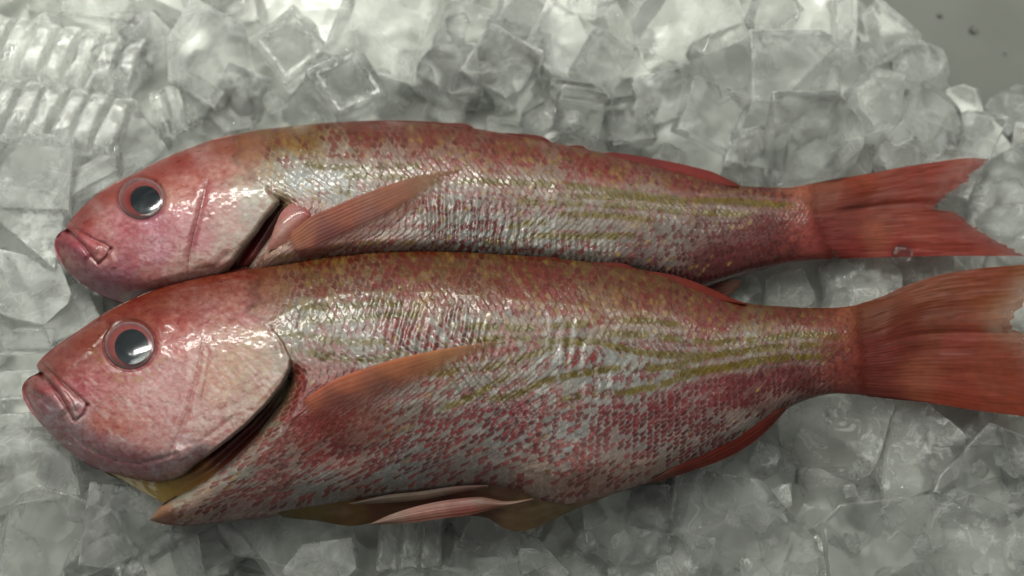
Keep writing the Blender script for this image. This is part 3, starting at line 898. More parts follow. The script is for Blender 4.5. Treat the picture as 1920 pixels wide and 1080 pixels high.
def body_patch(X, Y, U, V, spec):
    """scaly flank: heights to add and colours"""
    hcol = np.hypot(X[-1] - X[0], Y[-1] - Y[0])           # height of the flank at each station
    mid = X.shape[0] // 2
    step = np.concatenate([[0], np.hypot(np.diff(X[mid]), np.diff(Y[mid]))])
    pitch = np.interp(np.linspace(0, 1, X.shape[1]), [0, 0.15, 0.6, 1], spec['pitch'])
    a = np.cumsum(step / pitch)
    # rows lean like the real ones: the lattice is sheared towards the belly
    A = a[None, :] + (V - 0.5) * (hcol / pitch)[None, :] * spec.get('shear', 0.18)
    A = A + 0.35 * (fbm(X / 60, Y / 60, 5) - 0.5)
    Bc = (V - 0.5) * (hcol / pitch)[None, :] + 0.5 * (fbm(X / 70, Y / 70, 8) - 0.5)
    ids, da, db, rows = scale_field(A, Bc)
    mx_, my_ = per_scale(ids, X, Y)
    n = len(mx_)
    r = np.random.default_rng(spec['seed'])
    rnd, rnd2, rnd3 = r.random(n), r.random(n), r.random(n)
    red_p = blend(spec['red'], mx_, my_, 4)[:, 0] * 1.12 + 0.05
    # patchiness so that red does not sit everywhere evenly
    red_p = red_p + 0.55 * (fbm(mx_ / 46, my_ / 34, 31, 3) - 0.5)
    row_id = per_scale(ids, rows)[0]
    yw2 = np.zeros(n)
    for ln in spec['yellow']:
        d, pos, _ = pdist(mx_, my_, ln)
        yw2 = np.maximum(yw2, np.exp(-(d / 15) ** 2))
    red_p = red_p * (1 - 0.25 * yw2)
    rh = np.sin(row_id * 12.9898) * 43758.5453; rh = rh - np.floor(rh)
    red_p = red_p + 0.55 * (rh - 0.5) * (red_p < 0.85) + 0.35 * (fbm(mx_ / 30, row_id * 1.7, 35, 2) - .5)
    is_red = rnd < red_p
    yel = np.zeros(n)
    for ln in spec['yellow']:
        d, pos, _ = pdist(mx_, my_, ln)
        yel = np.maximum(yel, np.exp(-(d / (spec.get('yw', 6.5) * 1.25)) ** 2))
    is_yel = np.zeros(n, bool)
    olive = rnd3 < blend(spec['olive'], mx_, my_, 4)[:, 0]
    ground = lin(blend(spec['ground'], X, Y, 4)) * np.array([0.88, 0.89, 0.87])
    redc = lin(blend(spec['redcol'], mx_, my_, 4)) * (0.34 + 0.5 * rnd3[:, None])
    yelc = lin(np.array([114, 98, 0])) * (0.7 + 0.5 * rnd[:, None])
    olc = lin(np.array([160, 128, 66])) * (0.65 + 0.7 * rnd[:, None])
    # shape of the pigment dab within each scale
    wob = 1.6 * (fbm(X / 5.5, Y / 5.5, 40, 3) - 0.5)
    sz = (0.85 + 0.95 * rnd3)[ids]
    el = (((da - 0.20) / 0.50) ** 2 + (db / 0.70) ** 2) / sz
    dab = 1 - sstep(0.35, 1.65, el + wob * 1.6)
    dsm = 1 - sstep(0.25, 0.95, el + wob * 1.6)
    c = ground * (1.0 + 0.22 * (rnd2[ids] - .5))[..., None]
    rp = np.clip(blend(spec['red'], X, Y, 4)[..., 0] + 0.9 * (fbm(X / 30, Y / 20, 33, 3) - .5), 0, 1)[..., None]
    rc2 = lin(blend(spec['redcol'], X, Y, 4))
    rk = 0.10 + 0.30 * sstep(0.72, 0.95, blend(spec['red'], X, Y, 4)[..., 0])[..., None]
    c = c * (1 - rk * rp) + rc2 * rk * rp
    # pale free edge of each scale
    rho = np.sqrt(da * da + db * db)
    rim = sstep(0.72, 0.98, rho)
    c = c * (1 + 0.4 * rim - 0.10 * (1 - rim))[..., None]
    # thin dusky line behind each free edge
    mo = (is_red[ids] * dab)[..., None]
    c = c * (1 - mo * 0.92) + redc[ids] * mo * 0.92
    mo = (olive[ids] * dsm * (~is_yel[ids]))[..., None] * 0.8
    c = c * (1 - mo) + olc[ids] * mo
    ydab = 1 - sstep(0.7, 1.7, (((da - 0.15) / 0.60) ** 2 + (db / 0.66) ** 2) + wob)
    for li, ln in enumerate(spec['yellow']):
        sl = spline(ln, 40)
        d, pos, _ = pdist(X, Y + 2.2 * (fbm(X / 18, Y / 18, 88, 2) - .5) * 2, sl)
        w = spec.get('yw', 6.0)
        gapn = sstep(0.24, 0.38, fbm(pos * 22 + li * 7.3, pos * 0 + li, 79, 2))
        ends = np.clip(np.minimum(pos, 1 - pos) * 12, 0, 1)
        m = np.exp(-(d / (1.08 * w)) ** 4) * (0.35 + 0.65 * ydab) * (0.12 + 0.88 * gapn) * ends
        pale = np.exp(-((d - 2.1 * w) / (0.8 * w)) ** 2) * 0.18 * ends
        c = c * (1 - pale[..., None]) + lin((176, 178, 168)) * pale[..., None]
        mo = np.clip(m * 1.6, 0, 0.97)[..., None]
        c = c * (1 - mo) + yelc[ids] * mo
    # relief
    amp = blend(spec['relief'], X, Y, 4)[..., 0]
    h = 0.62 * amp * (0.9 * da + 0.25 * (rnd[ids] - .5) * 2 - 0.35 * db * db + 0.5 * (rnd2[ids] - .5) * db)
    # folds in the skin
    for ln, wd, wl, am, ang in spec.get('folds', []):
        d, pos, _ = pdist(X, Y, ln)
        ca, sa = math.cos(ang), math.sin(ang)
        ph = (X * ca + Y * sa) / wl * 2 * math.pi + 5 * fbm(X / 35, Y / 35, 91, 3)
        h = h + am * np.sin(ph) * np.exp(-(d / wd) ** 2)
    h = h + 5.0 * (fbm(X / 55, Y / 40, 12, 3) - 0.5)
    return h, c


def thickness(X, Y, top, bot, prof, p=2.4, q=1.9):
    yt, yb = yint(top, X), yint(bot, X)
    s = np.clip(2 * (Y - yt) / np.maximum(yb - yt, 1) - 1, -1, 1)
    pr = np.array(prof, float)
    W = np.interp(X, pr[:, 0], pr[:, 1])
    return W * np.maximum(1 - np.abs(s) ** p, 0) ** (1 / q)


def edge_round(X, Y, line, r):
    d, _, _ = pdist(X, Y, line)
    t = np.clip(d / r, 0, 1)
    return np.sqrt(np.maximum(1 - (1 - t) ** 2, 0))


def fin(name, top, bottom, left, right, nu, nv, Hf, z0, parent, colf, rays=26, ray_h=1.5, dirn='u', jag=0.0, seed=0, fan=None, mat=None):
    X, Y, U, V = coons(top, bottom, left, right, nu, nv)
    if jag:
        r = np.random.default_rng(seed)
        k = np.interp(np.linspace(0, 1, nv), np.linspace(0, 1, 70), r.normal(0, 1, 70) * jag)
        w = sstep(0.8, 1.0, U)
        X = X + w * k[:, None]; Y = Y + w * 0.25 * k[::-1][:, None]
    wv = V + 0.05 * (fbm(U * 2.5, V * 7, seed, 3) - .5)
    ph = wv * rays * 2 * math.pi + seed
    br = sstep(0.35, 0.75, U)
    ray = (0.75 * np.sin(ph) * (1 - 0.6 * br) + 0.55 * br * np.sin(2 * ph)) * (0.35 + 1.1 * fbm(U * 2 + 3, V * 16, seed + 5, 2)) + 0.9 * (fbm(U * 2.2, V * rays * 2.6, seed + 8, 3) - 0.5)
    ray = np.clip(ray, -1, 1)
    H = Hf(X, Y, U, V) + ray_h * ray
    c = colf(X, Y, U, V, ray)
    return lift(name, X, Y, H, z0, mat or M_FIN, parent, c, closed=False)


def root_empty(name, x, y, z, label):
    e = bpy.data.objects.new(name, None)
    e.empty_display_size = 0.02
    COL.objects.link(e)
    tag(e, label, 'fish', 'whole red fish laid on ice')
    return e


def eye_parts(parent, cx, cy, rx, ry, z0, hbase, pup, iris_cols, seed):
    """eye = iris disc; its pupil and clear cornea are pieces of it"""
    nr, na = 30, 72
    rr = np.linspace(0, 1, nr)[:, None]; aa = np.linspace(0, 2 * math.pi, na)[None, :]
    X = cx + rx * rr * np.cos(aa); Y = cy + ry * rr * np.sin(aa)
    H = hbase(X, Y) - 4 + 8 * np.sqrt(np.maximum(1 - rr ** 2, 0)) * np.ones_like(aa) * 0.7 - 3 * (rr ** 6)
    rad = np.hypot(X - cx, Y - cy) / rx
    pr = np.hypot((X - pup[0]) / pup[2], (Y - pup[1]) / pup[3])
    col = np.zeros(X.shape + (3,))
    stops, cs = zip(*iris_cols)
    cs = np.array([lin(q) for q in cs])
    for k in range(3): col[..., k] = np.interp(rr, stops, cs[:, k]) * np.ones_like(aa)
    col *= (0.85 + 0.3 * fbm(np.cos(aa) * 6 + 9 + rr * 0, np.sin(aa) * 6 + 9 + rr * 2, seed, 3))[..., None]
    eye = lift('eye', X, Y, H, z0, M_EYE, parent, col, closed=False, flip=True)
    X2 = pup[0] + pup[2] * rr * np.cos(aa); Y2 = pup[1] + pup[3] * rr * np.sin(aa)
    H2 = hbase(X2, Y2) - 4 + 5.6 * np.sqrt(np.maximum(1 - ((X2 - cx) / rx) ** 2 - ((Y2 - cy) / ry) ** 2, 0)) + 1.6
    col2 = np.ones(X2.shape + (3,)) * lin((34, 43, 50))
    g = sstep(0.2, 1.0, (Y2 - pup[1]) / pup[3])[..., None] * 0.6
    col2 = col2 * (1 - g) + lin((90, 106, 112)) * g
    lift('pupil', X2, Y2, H2, z0, M_PUPIL, eye, col2, closed=False, flip=True)
    X3 = cx + rx * 1.0 * rr * np.cos(aa); Y3 = cy + ry * 1.0 * rr * np.sin(aa)
    H3 = hbase(X3, Y3) - 4.5 + 9.5 * np.sqrt(np.maximum(1 - rr ** 2.2, 0)) * np.ones_like(aa)
    lift('cornea', X3, Y3, H3, z0, M_CORNEA, eye, None, closed=False, flip=True)
    return eye
# ================================================================== the front fish
ZL = 0.050
front = root_empty('fish', 0, 0, 0, 'larger red fish in front, gill slit wide open, lying over the other fish')
W_L = [(36, 24), (60, 52), (100, 74), (160, 92), (240, 104), (350, 116), (500, 124), (700, 126), (900, 120), (1050, 108), (1200, 86), (1400, 56), (1560, 38), (1660, 22), (1720, 12)]


def G_L(X, Y):
    return thickness(X, Y, L_TOP + [(1660, 560), (1740, 535)], L_BOT + [(1740, 755)], W_L)


DROOP_L = lambda X: -26 * sstep(1150, 1750, X)

t_samp = [(1640, 580, (150, 84, 52)), (1740, 540, (166, 90, 54)), (1850, 520, (172, 84, 46)), (1760, 600, (150, 76, 46)), (1880, 580, (178, 108, 58)), (1700, 640, (146, 62, 44)), (1660, 660, (150, 62, 50)), (1800, 640, (178, 80, 62)), (1720, 700, (192, 108, 78)), (1850, 700, (180, 86, 56)), (1920, 730, (182, 80, 48)), (1800, 740, (176, 70, 42)), (1650, 730, (150, 66, 56)), (1960, 520, (180, 116, 58))]
# ---- body
b_top = [(430, 512), (500, 497.5), (600, 479), (700, 469), (800, 467), (880, 470), (1000, 479), (1100, 490), (1190, 502), (1250, 517), (1330, 546), (1395, 567), (1480, 575), (1560, 577), (1600, 573), (1632, 566)]
b_bot = [(281, 976), (315, 984), (350, 986), (420, 977), (500, 968), (560, 958), (640, 945), (700, 935), (800, 921), (880, 911), (925, 911), (967, 922), (1010, 941), (1060, 948), (1140, 928), (1220, 903), (1300, 868), (1380, 830), (1450, 784), (1500, 754), (1560, 738), (1600, 739), (1634, 742)]
b_left = [(430, 512), (470, 600), (505, 680), (536, 714), (520, 752), (478, 806), (425, 858), (352, 918), (300, 950), (281, 976)]
b_right = [(1632, 566), (1640, 610), (1644, 660), (1642, 710), (1634, 742)]
X, Y, U, V = coons(b_top, b_bot, b_left, b_right, 680, 300)
S = [150, 158, 154]
spec = dict(seed=5, pitch=[13.0, 14.2, 13.0, 8.6], shear=0.30, yw=6.0, yp=0.95,
    red=[(500, 520, .6), (700, 500, .8), (1000, 510, .85), (1300, 570, .8), (1500, 600, .75), (560, 570, .6), (700, 595, .85), (640, 640, .5), (860, 570, .78), (900, 620, .62), (1000, 600, .78), (1100, 640, .66), (1250, 640, .68),
         (1400, 640, .6), (1550, 650, .8), (980, 680, .55), (1080, 700, .3), (1200, 690, .4), (900, 720, .35), (800, 740, .75), (760, 800, .7), (880, 780, .75), (980, 760, .8), (1080, 760, .7), (1150, 790, .85), (1250, 770, .92), (1350, 740, .95), (1450, 715, 1.0), (1560, 690, 1.0), (1620, 700, 1.0),
         (1050, 830, .6), (1200, 840, .65), (1300, 810, .7), (1150, 880, .3), (900, 850, .25), (1000, 890, .25), (700, 860, .2), (600, 900, .22), (450, 930, .3), (350, 960, .4), (520, 850, .55), (580, 780, .95), (600, 720, .8), (620, 840, .7), (560, 700, .7), (1380, 800, .12), (1450, 760, .12), (1250, 880, .1), (1530, 730, .25)],
    olive=[(600, 500, .42), (800, 500, .46), (1000, 500, .40), (1200, 530, .4), (1400, 600, .38), (700, 540, .2), (900, 560, .22), (1100, 560, .32), (1300, 590, .35), (650, 640, .06), (900, 640, .05), (1100, 660, .03), (1300, 680, .02), (900, 800, 0), (1200, 800, 0), (600, 850, 0), (1550, 640, .2), (1500, 700, 0)],
    yellow=[[(540, 575), (620, 575), (700, 570), (800, 572)], [(505, 622), (560, 628), (640, 640), (730, 640)], [(540, 652), (640, 672), (730, 668), (760, 655)], [(560, 600), (640, 600), (720, 590), (800, 590)], [(860, 640), (960, 632), (1060, 640), (1130, 628), (1190, 626), (1300, 640), (1400, 640), (1500, 628), (1600, 632)],
            [(880, 695), (960, 680), (1010, 660), (1100, 640), (1200, 660), (1300, 668), (1420, 655), (1560, 645)], [(900, 748), (960, 742), (1010, 720), (1090, 700), (1150, 690), (1230, 690), (1330, 672)],
            [(1040, 752), (1110, 738), (1180, 735), (1260, 715), (1330, 692), (1430, 680)], [(860, 610), (1000, 615), (1160, 600), (1300, 610)], [(820, 770), (880, 745), (960, 700)], [(740, 690), (820, 700), (890, 690)], [(1260, 700), (1350, 690), (1450, 672), (1560, 668)]],
    ground=[(470, 520, (172, 96, 66)), (600, 490, (158, 90, 50)), (800, 485, (150, 86, 46)), (1000, 495, (146, 82, 48)), (1200, 530, (150, 90, 60)), (1350, 575, (152, 96, 72)), (1500, 595, (150, 98, 76)), (1600, 590, (150, 80, 60)),
            (520, 535, (178, 122, 100)), (650, 540, (172, 140, 112)), (800, 530, (164, 110, 78)), (950, 540, (156, 104, 74)), (1100, 550, (160, 118, 92)),
            (560, 600, (150, 152, 140)), (700, 600, S), (720, 650, (160, 166, 162)), (850, 610, (158, 162, 156)), (950, 600, (158, 148, 134)), (1050, 650, (164, 170, 166)), (1150, 700, (168, 176, 174)), (1250, 680, (164, 168, 164)), (1400, 655, (162, 158, 146)), (1500, 650, (158, 150, 136)), (1580, 655, (130, 96, 82)),
            (800, 750, (150, 156, 150)), (950, 800, (158, 162, 160)), (1080, 830, (168, 174, 172)), (1200, 820, (160, 158, 156)), (1300, 780, (150, 134, 132)), (1400, 740, (130, 84, 82)), (1500, 710, (120, 66, 64)), (1600, 700, (110, 48, 46)), (1640, 650, (128, 60, 52)),
            (600, 790, (158, 90, 80)), (580, 740, (168, 88, 78)), (640, 830, (160, 130, 122)), (500, 850, (160, 140, 132)), (440, 880, (160, 158, 150)), (360, 950, (186, 158, 146)), (300, 972, (170, 110, 80)), (340, 935, (178, 180, 170)), (450, 950, (178, 150, 144)), (600, 920, (156, 154, 150)), (750, 880, (158, 162, 160)), (900, 880, (166, 158, 152)), (1000, 915, (178, 158, 146)), (1100, 920, (192, 158, 144)), (1200, 885, (190, 168, 156)), (1300, 850, (186, 176, 168)), (1400, 795, (178, 166, 158)), (1480, 748, (172, 140, 132)), (1560, 728, (176, 136, 128)), (1630, 735, (160, 90, 80)), (520, 730, (150, 150, 130)), (470, 800, (150, 148, 132))],
    redcol=[(600, 490, (154, 62, 34)), (900, 490, (150, 58, 32)), (1200, 530, (156, 60, 42)), (1500, 590, (160, 66, 50)), (700, 590, (168, 52, 56)), (1000, 600, (172, 58, 58)), (1300, 640, (166, 58, 62)), (900, 780, (158, 40, 52)), (1200, 770, (146, 34, 46)), (1450, 715, (124, 32, 38)), (1620, 690, (110, 30, 32)), (600, 780, (150, 42, 44)), (500, 900, (170, 84, 80)), (900, 880, (170, 90, 88)), (1150, 880, (184, 104, 100))],
    relief=[(500, 510, 2.4), (700, 520, 2.6), (1000, 520, 2.0), (1400, 600, 1.5), (700, 620, 2.4), (1100, 640, 2.2), (1000, 800, 2.6), (1300, 780, 2.0), (600, 880, 1.4), (900, 880, 1.0), (1200, 890, 1.0), (1600, 660, 1.0), (360, 950, 1.6), (580, 760, 1.0)],
    folds=[([(730, 560), (760, 620), (800, 660)], 44, 17, 1.5, 0.25), ([(880, 690), (960, 760), (1060, 850)], 60, 21, 1.5, -0.55), ([(1060, 640), (1120, 720)], 40, 26, 1.3, 0.1), ([(850, 600), (900, 640)], 30, 15, 1.6, 0.2)])
dh, c = body_patch(X, Y, U, V, spec)
H = G_L(X, Y)
front_rim = np.array(b_left[3:], float)
er = edge_round(X, Y, front_rim, 46)
low_left = sstep(620, 700, Y)
H = H * (1 - low_left * (1 - (0.30 + 0.70 * er)))
H = H + DROOP_L(X)
nape = 1 - sstep(490, 560, X + 16 * (fbm(X / 14, Y / 10, 44, 3) - .5) * 2) * 1.0
nape = nape * (1 - sstep(600, 680, Y))
dh = dh * (1 - 0.8 * nape)
sc = lin(blend([(480, 505, (172, 84, 58)), (500, 540, (186, 116, 96)), (500, 590, (188, 126, 112)), (540, 640, (160, 140, 112))], X, Y))
c = c * (1 - 0.75 * nape[..., None]) + sc * 0.75 * nape[..., None]
damp = np.clip(np.minimum(V, 1 - V) * 14, 0, 1)
H = H + dh * (0.25 + 0.75 * damp)
H = H + 9 * np.exp(-(((X - 1085) / 90) ** 2 + ((Y - 880) / 40) ** 2)) - 10 * np.exp(-(((X - 640) / 70) ** 2 + ((Y - 850) / 30) ** 2))
# lateral line: a pale raised thread
lat = [(505, 606), (560, 572), (610, 555), (700, 547), (800, 548), (900, 556), (1000, 566), (1150, 580), (1300, 600), (1450, 618), (1600, 628)]
d, pos, _ = pdist(X, Y, lat)
tl = np.exp(-(d / 4.0) ** 2) * np.clip((0.75 - pos) * 3, 0, 1)
tl = tl * sstep(0.35, 0.6, fbm(X / 24, Y / 24, 19, 2) + .1)
c = c * (1 - 0.4 * tl[..., None]) + lin((180, 166, 134)) * 0.4 * tl[..., None]
H = H + 1.0 * tl
# cleithrum: smooth pale greenish rim at the gill slit
d, pos, _ = pdist(X, Y, front_rim)
rim = np.exp(-(d / 17) ** 2) * sstep(690, 720, Y)
rc = lin(blend([(530, 720, (150, 146, 110)), (470, 815, (140, 142, 120)), (420, 862, (156, 160, 148)), (350, 920, (176, 178, 160)), (290, 968, (190, 150, 116))], X, Y))
c = c * (1 - 0.85 * rim[..., None]) + rc * 0.85 * rim[..., None]
H = H - 12 * sstep(0.955, 1.0, U)
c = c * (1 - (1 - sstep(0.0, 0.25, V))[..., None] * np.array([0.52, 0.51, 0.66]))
te = sstep(0.90, 0.985, U + 0.10 * (fbm(X / 7, Y / 6, 6, 3) - .5))[..., None]
c = c * (1 - te) + lin(blend(t_samp, X, Y, 4)) * te
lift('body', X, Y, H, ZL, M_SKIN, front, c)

# ---- head
h_top = [(68, 684), (82, 668), (100, 653), (150, 618), (200, 585), (250, 560), (300, 539), (350, 524), (400, 512), (450, 503), (500, 496)]
h_bot = [(75, 793), (95, 815), (120, 838), (150, 862), (190, 882), (230, 893), (265, 900), (290, 904), (312, 905)]
h_left = [(68, 684), (72, 695), (76, 702), (62, 704), (48, 714), (41, 728), (44, 748), (56, 770), (75, 793)]
h_right = [(500, 496), (496, 530), (498, 575), (512, 612), (534, 640), (548, 672), (545, 694), (530, 722), (500, 760), (462, 798), (420, 832), (380, 862), (345, 890), (312, 905)]
X, Y, U, V = coons(h_top, h_bot, h_left, h_right, 380, 300)
H = G_L(X, Y) + 5
gill_edge = h_right[3:]
jaw = [(41, 728), (44, 748), (56, 770)] + h_bot
H = H * edge_round(X, Y, jaw, 70)
snout = [(100, 653), (82, 668)] + h_left[:7]
H = H * (0.15 + 0.85 * edge_round(X, Y, snout, 46))
H = H + 4 * sstep(0, 1, U) * sstep(560, 640, Y)
lip = edge_round(X, Y, gill_edge, 7)
H = H * (0.80 + 0.20 * lip)
H = H * (0.55 + 0.45 * edge_round(X, Y, [(312, 905), (345, 890), (380, 862)], 40))
nq = 1.0 * (1 - sstep(585, 640, Y)) * sstep(-44, 0, -pdist(X, Y, h_right[:5])[0] + 18 * (fbm(X / 26, Y / 20, 71, 2) - .5) * 2)
# mouth
mouth = [(74, 702), (92, 716), (112, 742), (130, 772), (138, 786)]
max_up = [(80, 680), (100, 700), (124, 724), (148, 744), (164, 760)]
max_end = [(164, 760), (156, 778), (141, 789)]
H = H + dent(X, Y, mouth, 4.5, -7, fade=False) + dent(X, Y, max_up, 4.0, -5, fade=False) + dent(X, Y, max_end, 3.5, -5, fade=False)
H = H + dent(X, Y, [(88, 696), (110, 722), (132, 752), (148, 768)], 9, 6)
H = H + dent(X, Y, [(118, 730), (134, 752), (144, 778)], 2.5, -3)
H = H + dent(X, Y, [(52, 722), (74, 726), (100, 748), (122, 778)], 11, 7)
H = H + dent(X, Y, [(52, 735), (74, 745), (98, 768)], 3, -2.5)
H = H + dent(X, Y, [(120, 800), (160, 838), (210, 862), (260, 870), (310, 858), (335, 848)], 4, -4)
# cheek plates
pre = [(378, 640), (372, 680), (362, 725), (350, 770), (336, 808), (326, 828)]
H = H + dent(X, Y, pre, 6, -1.3, skew=-1.0)
H = H + dent(X, Y, [(392, 648), (384, 700), (370, 760)], 4.0, -0.7)
H = H + dent(X, Y, [(500, 606), (520, 640), (528, 672)], 6, -1.5) + dent(X, Y, [(440, 780), (380, 826), (330, 838)], 5, -1.2)
H = H + dent(X, Y, [(548, 676), (530, 700), (500, 735), (465, 770)], 7, 1.0)
H = H + dent(X, Y, [(325, 840), (338, 846), (344, 862)], 7, 5)
# eye socket with its raised rim
ex, ey = 243, 647
re = np.hypot((X - ex) / 52, (Y - ey) / 50)
HB = H.copy()
H = H + 0.4 * np.exp(-((re - 1.14) / 0.10) ** 2) - 5 * (1 - sstep(0.88, 1.03, re))
for nx, ny in ((170, 654),):
    H = H - 3 * np.exp(-(((X - nx) / 5) ** 2 + ((Y - ny) / 3) ** 2))
H = H + dent(X, Y, [(105, 698), (135, 680), (165, 656), (185, 630), (215, 604)], 7, 4)      # ridge below the forehead
H = H + 5 * np.exp(-(((X - 309) / 16) ** 2 + ((Y - 607) / 12) ** 2))
H = H + dent(X, Y, [(300, 560), (380, 540), (470, 528)], 26, 3) + 1.6 * (fbm(X / 22, Y / 16, 3, 4) - 0.5) * sstep(300, 420, X) + 0.6 * (fbm(X / 9, Y / 7, 14, 3) - 0.5)
cs = [(150, 630, (186, 80, 56)), (300, 556, (164, 68, 38)), (250, 575, (178, 78, 50)), (400, 522, (166, 70, 42)), (480, 508, (174, 92, 66)), (100, 665, (184, 82, 66)), (200, 600, (182, 80, 54)),
      (120, 690, (190, 110, 96)), (170, 680, (186, 112, 98)), (190, 710, (186, 100, 94)), (160, 735, (188, 94, 92)), (210, 750, (186, 104, 92)), (190, 790, (180, 92, 72)), (230, 800, (186, 104, 82)), (250, 740, (190, 112, 102)), (270, 710, (188, 100, 96)),
      (310, 690, (198, 142, 128)), (290, 720, (198, 138, 124)), (340, 720, (188, 120, 108)), (325, 640, (184, 88, 74)), (330, 610, (190, 92, 74)), (330, 575, (186, 108, 88)), (390, 580, (190, 120, 104)), (370, 640, (186, 116, 98)),
      (320, 770, (192, 138, 124)), (280, 820, (192, 142, 126)), (250, 790, (190, 122, 104)), (420, 640, (186, 134, 104)), (440, 680, (176, 132, 90)), (410, 720, (184, 136, 100)), (480, 640, (180, 138, 100)), (500, 680, (168, 136, 100)), (470, 720, (168, 134, 102)), (450, 770, (176, 142, 118)),
      (400, 800, (184, 146, 128)), (350, 850, (192, 160, 148)), (300, 885, (190, 160, 158)), (250, 872, (172, 106, 112)), (200, 855, (170, 104, 112)), (220, 830, (184, 152, 144)), (170, 830, (180, 130, 130)), (140, 808, (186, 160, 150)), (110, 790, (188, 156, 148)),
      (75, 755, (194, 142, 136)), (55, 725, (196, 112, 104)), (80, 725, (196, 112, 108)), (105, 740, (188, 108, 104)), (100, 760, (196, 164, 156)), (92, 700, (194, 112, 96)), (125, 742, (194, 124, 112)), (148, 764, (202, 168, 160)), (430, 560, (192, 118, 98)), (470, 590, (190, 120, 106)), (490, 560, (184, 120, 104)),
      (530, 680, (150, 136, 108)), (520, 655, (150, 130, 102))]
c = lin(blend(cs, X, Y, 4)) * (1 + 0.22 * sstep(60, 240, Y - yint(h_top, X)))[..., None] * np.array([1.0, 1.03, 1.28])
# mottling of the cheek
mot = fbm(X / 13, Y / 8, 61, 4) - 0.5
c = c * (1 + np.stack([0.5 * mot, 1.6 * mot, 1.6 * mot], -1))
stk = sstep(0.52, 0.75, fbm((X + Y * .8) / 34, (X - Y) / 9, 68, 4)) * sstep(0, 60, Y - yint(h_top, X) - 60)
c = c * (1 - .6 * stk[..., None]) + lin((226, 202, 194)) * .6 * stk[..., None]
sil = (0.22 * sstep(90, 190, Y - yint(h_top, X)) * (1 - 0.9 * sstep(350, 420, X)))[..., None]
c = c * (1 - sil) + lin((206, 182, 172)) * sil
fine = fbm(X / 4.2 + Y / 30, Y / 3.4, 66, 3) - 0.5
c = c * (1 + np.stack([0.3 * fine, 1.0 * fine, 0.95 * fine], -1))
# yellow flecks behind and below the eye
fy = sstep(0.62, 0.72, fbm(X / 9, Y / 5, 52, 3)) * np.exp(-(((X - 430) / 60) ** 2 + ((Y - 650) / 60) ** 2))
c = c * (1 - .6 * fy[..., None]) + lin((150, 128, 40)) * .6 * fy[..., None]
fy = sstep(0.5, 0.62, fbm(X / 12, Y / 6, 53, 3)) * np.exp(-((re - 1.28) / 0.18) ** 2) * sstep(ey - 10, ey + 20, Y)
c = c * (1 - .6 * fy[..., None]) + lin((176, 140, 60)) * .6 * fy[..., None]
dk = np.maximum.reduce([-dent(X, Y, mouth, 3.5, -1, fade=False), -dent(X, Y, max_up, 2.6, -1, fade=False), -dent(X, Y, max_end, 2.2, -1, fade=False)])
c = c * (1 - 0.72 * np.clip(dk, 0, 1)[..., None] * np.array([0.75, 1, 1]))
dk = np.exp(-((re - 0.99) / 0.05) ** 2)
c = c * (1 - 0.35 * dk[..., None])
# thin silvery hem of the gill cover
d, pos, _ = pdist(X, Y, h_right[6:])
hem = np.exp(-(d / 5.5) ** 2)
c = c * (1 - 0.7 * hem[..., None]) + lin((196, 196, 184)) * 0.7 * hem[..., None]
c = c * (1 - (1 - sstep(20, 110, Y - yint(h_top, X)))[..., None] * np.array([0.42, 0.46, 0.54])) * np.array([1, 0.94, 0.95])
c = np.concatenate([c, (1 - np.clip(nq * 1.15, 0, 1))[..., None]], -1)
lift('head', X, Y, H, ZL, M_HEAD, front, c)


def hbase_L(x, y): return G_L(x, y) + 5 + 4 * sstep(0, 1, (x - 60) / 480.0) * sstep(560, 640, y)


eye_parts(front, ex, ey, 48, 46, ZL, hbase_L, (247, 650, 32, 33),
          [(0, (150, 62, 58)), (0.5, (150, 66, 62)), (0.62, (178, 96, 92)), (0.76, (176, 90, 86)), (0.88, (150, 96, 98)), (0.93, (176, 156, 158)), (0.96, (140, 116, 118)), (0.985, (84, 62, 62)), (1, (60, 46, 46))], 3)

# ---- gill slit: dark red flesh, olive membrane below the jaw
X, Y, U, V = coons([(150, 850), (240, 868), (320, 868), (400, 812), (470, 755), (520, 690)], [(300, 925), (330, 955), (385, 915), (450, 862), (510, 800), (560, 730)], [(150, 850), (230, 900), (300, 925)], [(520, 690), (560, 730)], 140, 40)
H = G_L(X, Y) * 0.76 - 6 + 4 * (fbm(X / 14, Y / 9, 2, 3) - .5) + 5 * np.sin(V * 16)
lw = 1 - sstep(290, 400, X)
H = H * (1 - lw) + (6 + 0.08 * (X - 150) + 2 * fbm(X / 9, Y / 7, 5, 3)) * lw
c = lin(blend([(300, 895, (150, 128, 44)), (345, 885, (140, 110, 40)), (370, 880, (120, 80, 34)), (410, 845, (90, 34, 24)), (450, 810, (84, 24, 20)), (490, 770, (74, 40, 30)), (525, 730, (110, 100, 76)), (200, 885, (140, 124, 70))], X, Y))
c = c * 1.3
lift('gill_cavity', X, Y, H, ZL, M_GILL, front, c, closed=False)
fin('gill_membrane', [(168, 862), (205, 880), (250, 890), (300, 895), (332, 892)], [(180, 874), (205, 891), (245, 904), (285, 912), (312, 916)], [(168, 862), (180, 874)], [(332, 892), (325, 905), (312, 916)], 60, 14,
    lambda X, Y, U, V: 18 - 22 * V + 0 * U, ZL, front,
    lambda X, Y, U, V, r: np.concatenate([lin(blend([(200, 885, (128, 112, 62)), (260, 902, (140, 122, 66)), (320, 905, (150, 128, 48))], X, Y)), np.ones(X.shape + (1,))], -1), rays=3, ray_h=0.6)


